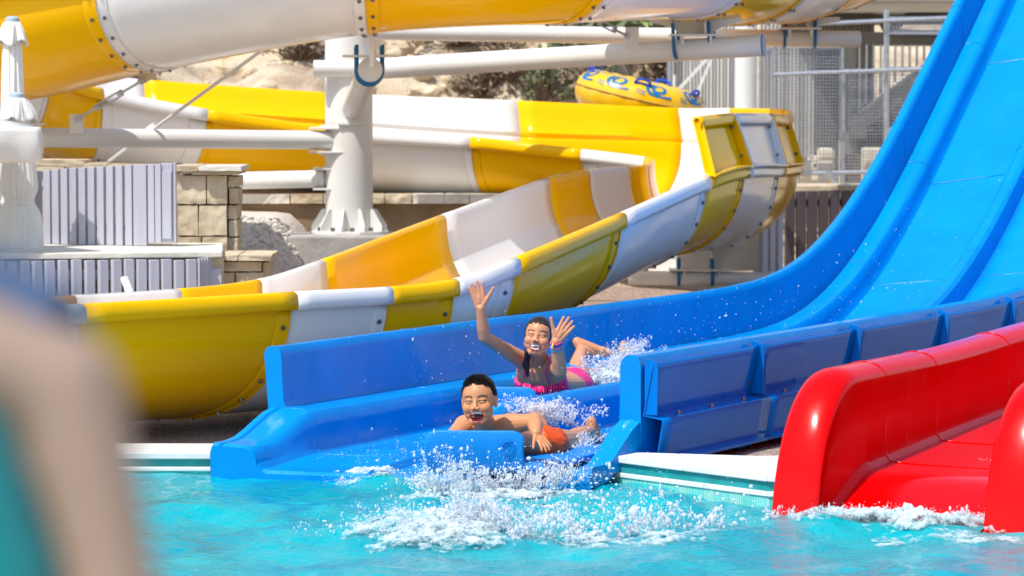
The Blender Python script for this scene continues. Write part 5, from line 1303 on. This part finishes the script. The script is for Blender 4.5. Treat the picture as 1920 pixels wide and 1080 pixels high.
# feet of the boy
pts, rad = cluster(w0(965, 800, 12.6), w0(1090, 800, 12.7), 1900, (.12, .06), (-.02, .09), (0, .05), arms=46, jitter=.013)
p2, r2 = cluster(w0(940, 775, 12.5), w0(1060, 770, 12.6), 1000, (.06, .03), (-.03, .06), (0, .04), arms=30, jitter=.010)
p3, r3 = cluster(w0(1020, 860, 12.1), w0(1130, 820, 12.5), 700, (.04, .03), (.0, .06), (0, .05), arms=30, jitter=.014, r1=.004)
drops('splash', pts+p2+p3, rad+r2+r3, 'spray kicked up around the boy\'s feet on the blue slide')
# girl's feet
foam_patch('foam', (tuple(P(1095, 712, 14.0))[:2], (P(1215, 712, 14.6).x, 14.9)), .0, .05, 'foam around the girl\'s feet on the blue slide', hs=.009, thr=.3, seed=5, mound=.05, zf=lambda x, y: .12)
pts, rad = cluster(w0(1095, 712, 14.1), w0(1180, 700, 14.6), 2300, (.17, .06), (.06, .08), (0, .06), arms=26, jitter=.011)
p2, r2 = cluster(w0(1130, 690, 14.5), w0(1170, 680, 14.6), 900, (.20, .04), (.10, .05), (0, .05), arms=7, jitter=.007)
drops('splash', pts+p2, rad+r2, 'arching spray thrown up behind the girl\'s feet')
# big splash in the foreground
foam_patch('foam', (( -.58, 9.98), (.10, 10.5)), .0, .022, 'broad white splash mound in the pool in front of the boy', hs=.008, thr=.55, seed=8, mound=.03)
pts, rad = cluster((-.42, 10.2, .0), (-.05, 10.3, .0), 7500, (.11, .08), (.04, .15), (0, .08), arms=44, jitter=.026, r1=.0040)
p2, r2 = cluster((-.2, 10.28, .0), (-.08, 10.28, .0), 900, (.27, .06), (.02, .08), (0, .05), arms=12, jitter=.009)
drops('splash', pts+p2, rad+r2, 'tall fan of white spray in the pool at the bottom centre')
pts, rad = cluster((.0, 10.2, .0), (.70, 10.6, .0), 1900, (.14, .07), (.05, .14), (0, .07), arms=40, jitter=.020, r0=.0011, r1=.0070)
drops('splash', pts, rad, 'scattered large drops flying over the pool right of the tall spray')
pts, rad = cluster((-.3, 11.2, .0), (.45, 10.9, .0), 350, (.28, .12), (.05, .2), (-.1, .3), arms=60, jitter=.05, r0=.001, r1=.006)
drops('splash', pts, rad, 'loose drops in the air between the boy and the red slide')
foam_patch('foam', ((.0, 10.0), (.72, 10.55)), .0, .02, 'thin broken foam under the flying drops', hs=.009, thr=.75, seed=12)
# red slide foot
foam_patch('foam', ((.92, 10.42), (1.72, 10.82)), .0, .035, 'foam band where the red slide enters the pool', hs=.008, thr=.32, seed=15, mound=.02)
pts, rad = cluster((1.02, 10.72, .0), (1.62, 10.62, .0), 3000, (.055, .025), (0, .03), (-.02, .03), arms=90, jitter=.010, r1=.0042)
p2, r2 = cluster((.86, 10.8, .0), (.98, 10.76, .0), 300, (.05, .02), (0, .02), (-.02, .02), arms=14, jitter=.006)
drops('splash', pts+p2, rad+r2, 'low spray along the foot of the red slide')
foam_patch('foam', ((1.1, 10.1), (1.9, 10.5)), .0, .014, 'streaky wake foam in front of the red slide', hs=.01, thr=.85, seed=19)
# lane one runout
foam_patch('foam', ((-.70, 11.75), (-.40, 12.0)), .0, .03, 'small foam patch at the end of the left blue lane', hs=.008, thr=.5, seed=23)
pts, rad = cluster((-.72, 11.9, .0), (-.42, 11.85, .0), 260, (.03, .02), (0, .03), (0, .02), arms=24, jitter=.008, r1=.003)
p2 = [tuple(bpt(t_, c_, bprof(t_)[18][1]+.006)) for t_, c_ in zip(rsp.uniform(-.2, 2.5, 500), rsp.uniform(.2, .55, 500))]; r2 = list(.0008+.0016*rsp.rand(500)**4)
p3 = [tuple(bpt(t_, c_, .25+rsp.rand()*.25)) for t_, c_ in zip(rsp.uniform(.2, 6, 500), rsp.uniform(.0, .9, 500))]; r3 = list(.0008+.0018*rsp.rand(500)**4)
drops('splash', pts+p2+p3, rad+r2+r3, 'tiny droplets spattered over the blue slide lanes')
# thin trickle on the red lane
pts = [tuple(rpt(.75+.9*u, .36+.10*math.sin(5*u)+.03*rsp.randn(), rprof(.75+.9*u)[18][1]+.006*rsp.rand())) for u in rsp.rand(500)]; drops('splash', pts, list(.001+.002*rsp.rand(500)**3), 'white trickle of water on the red slide floor')
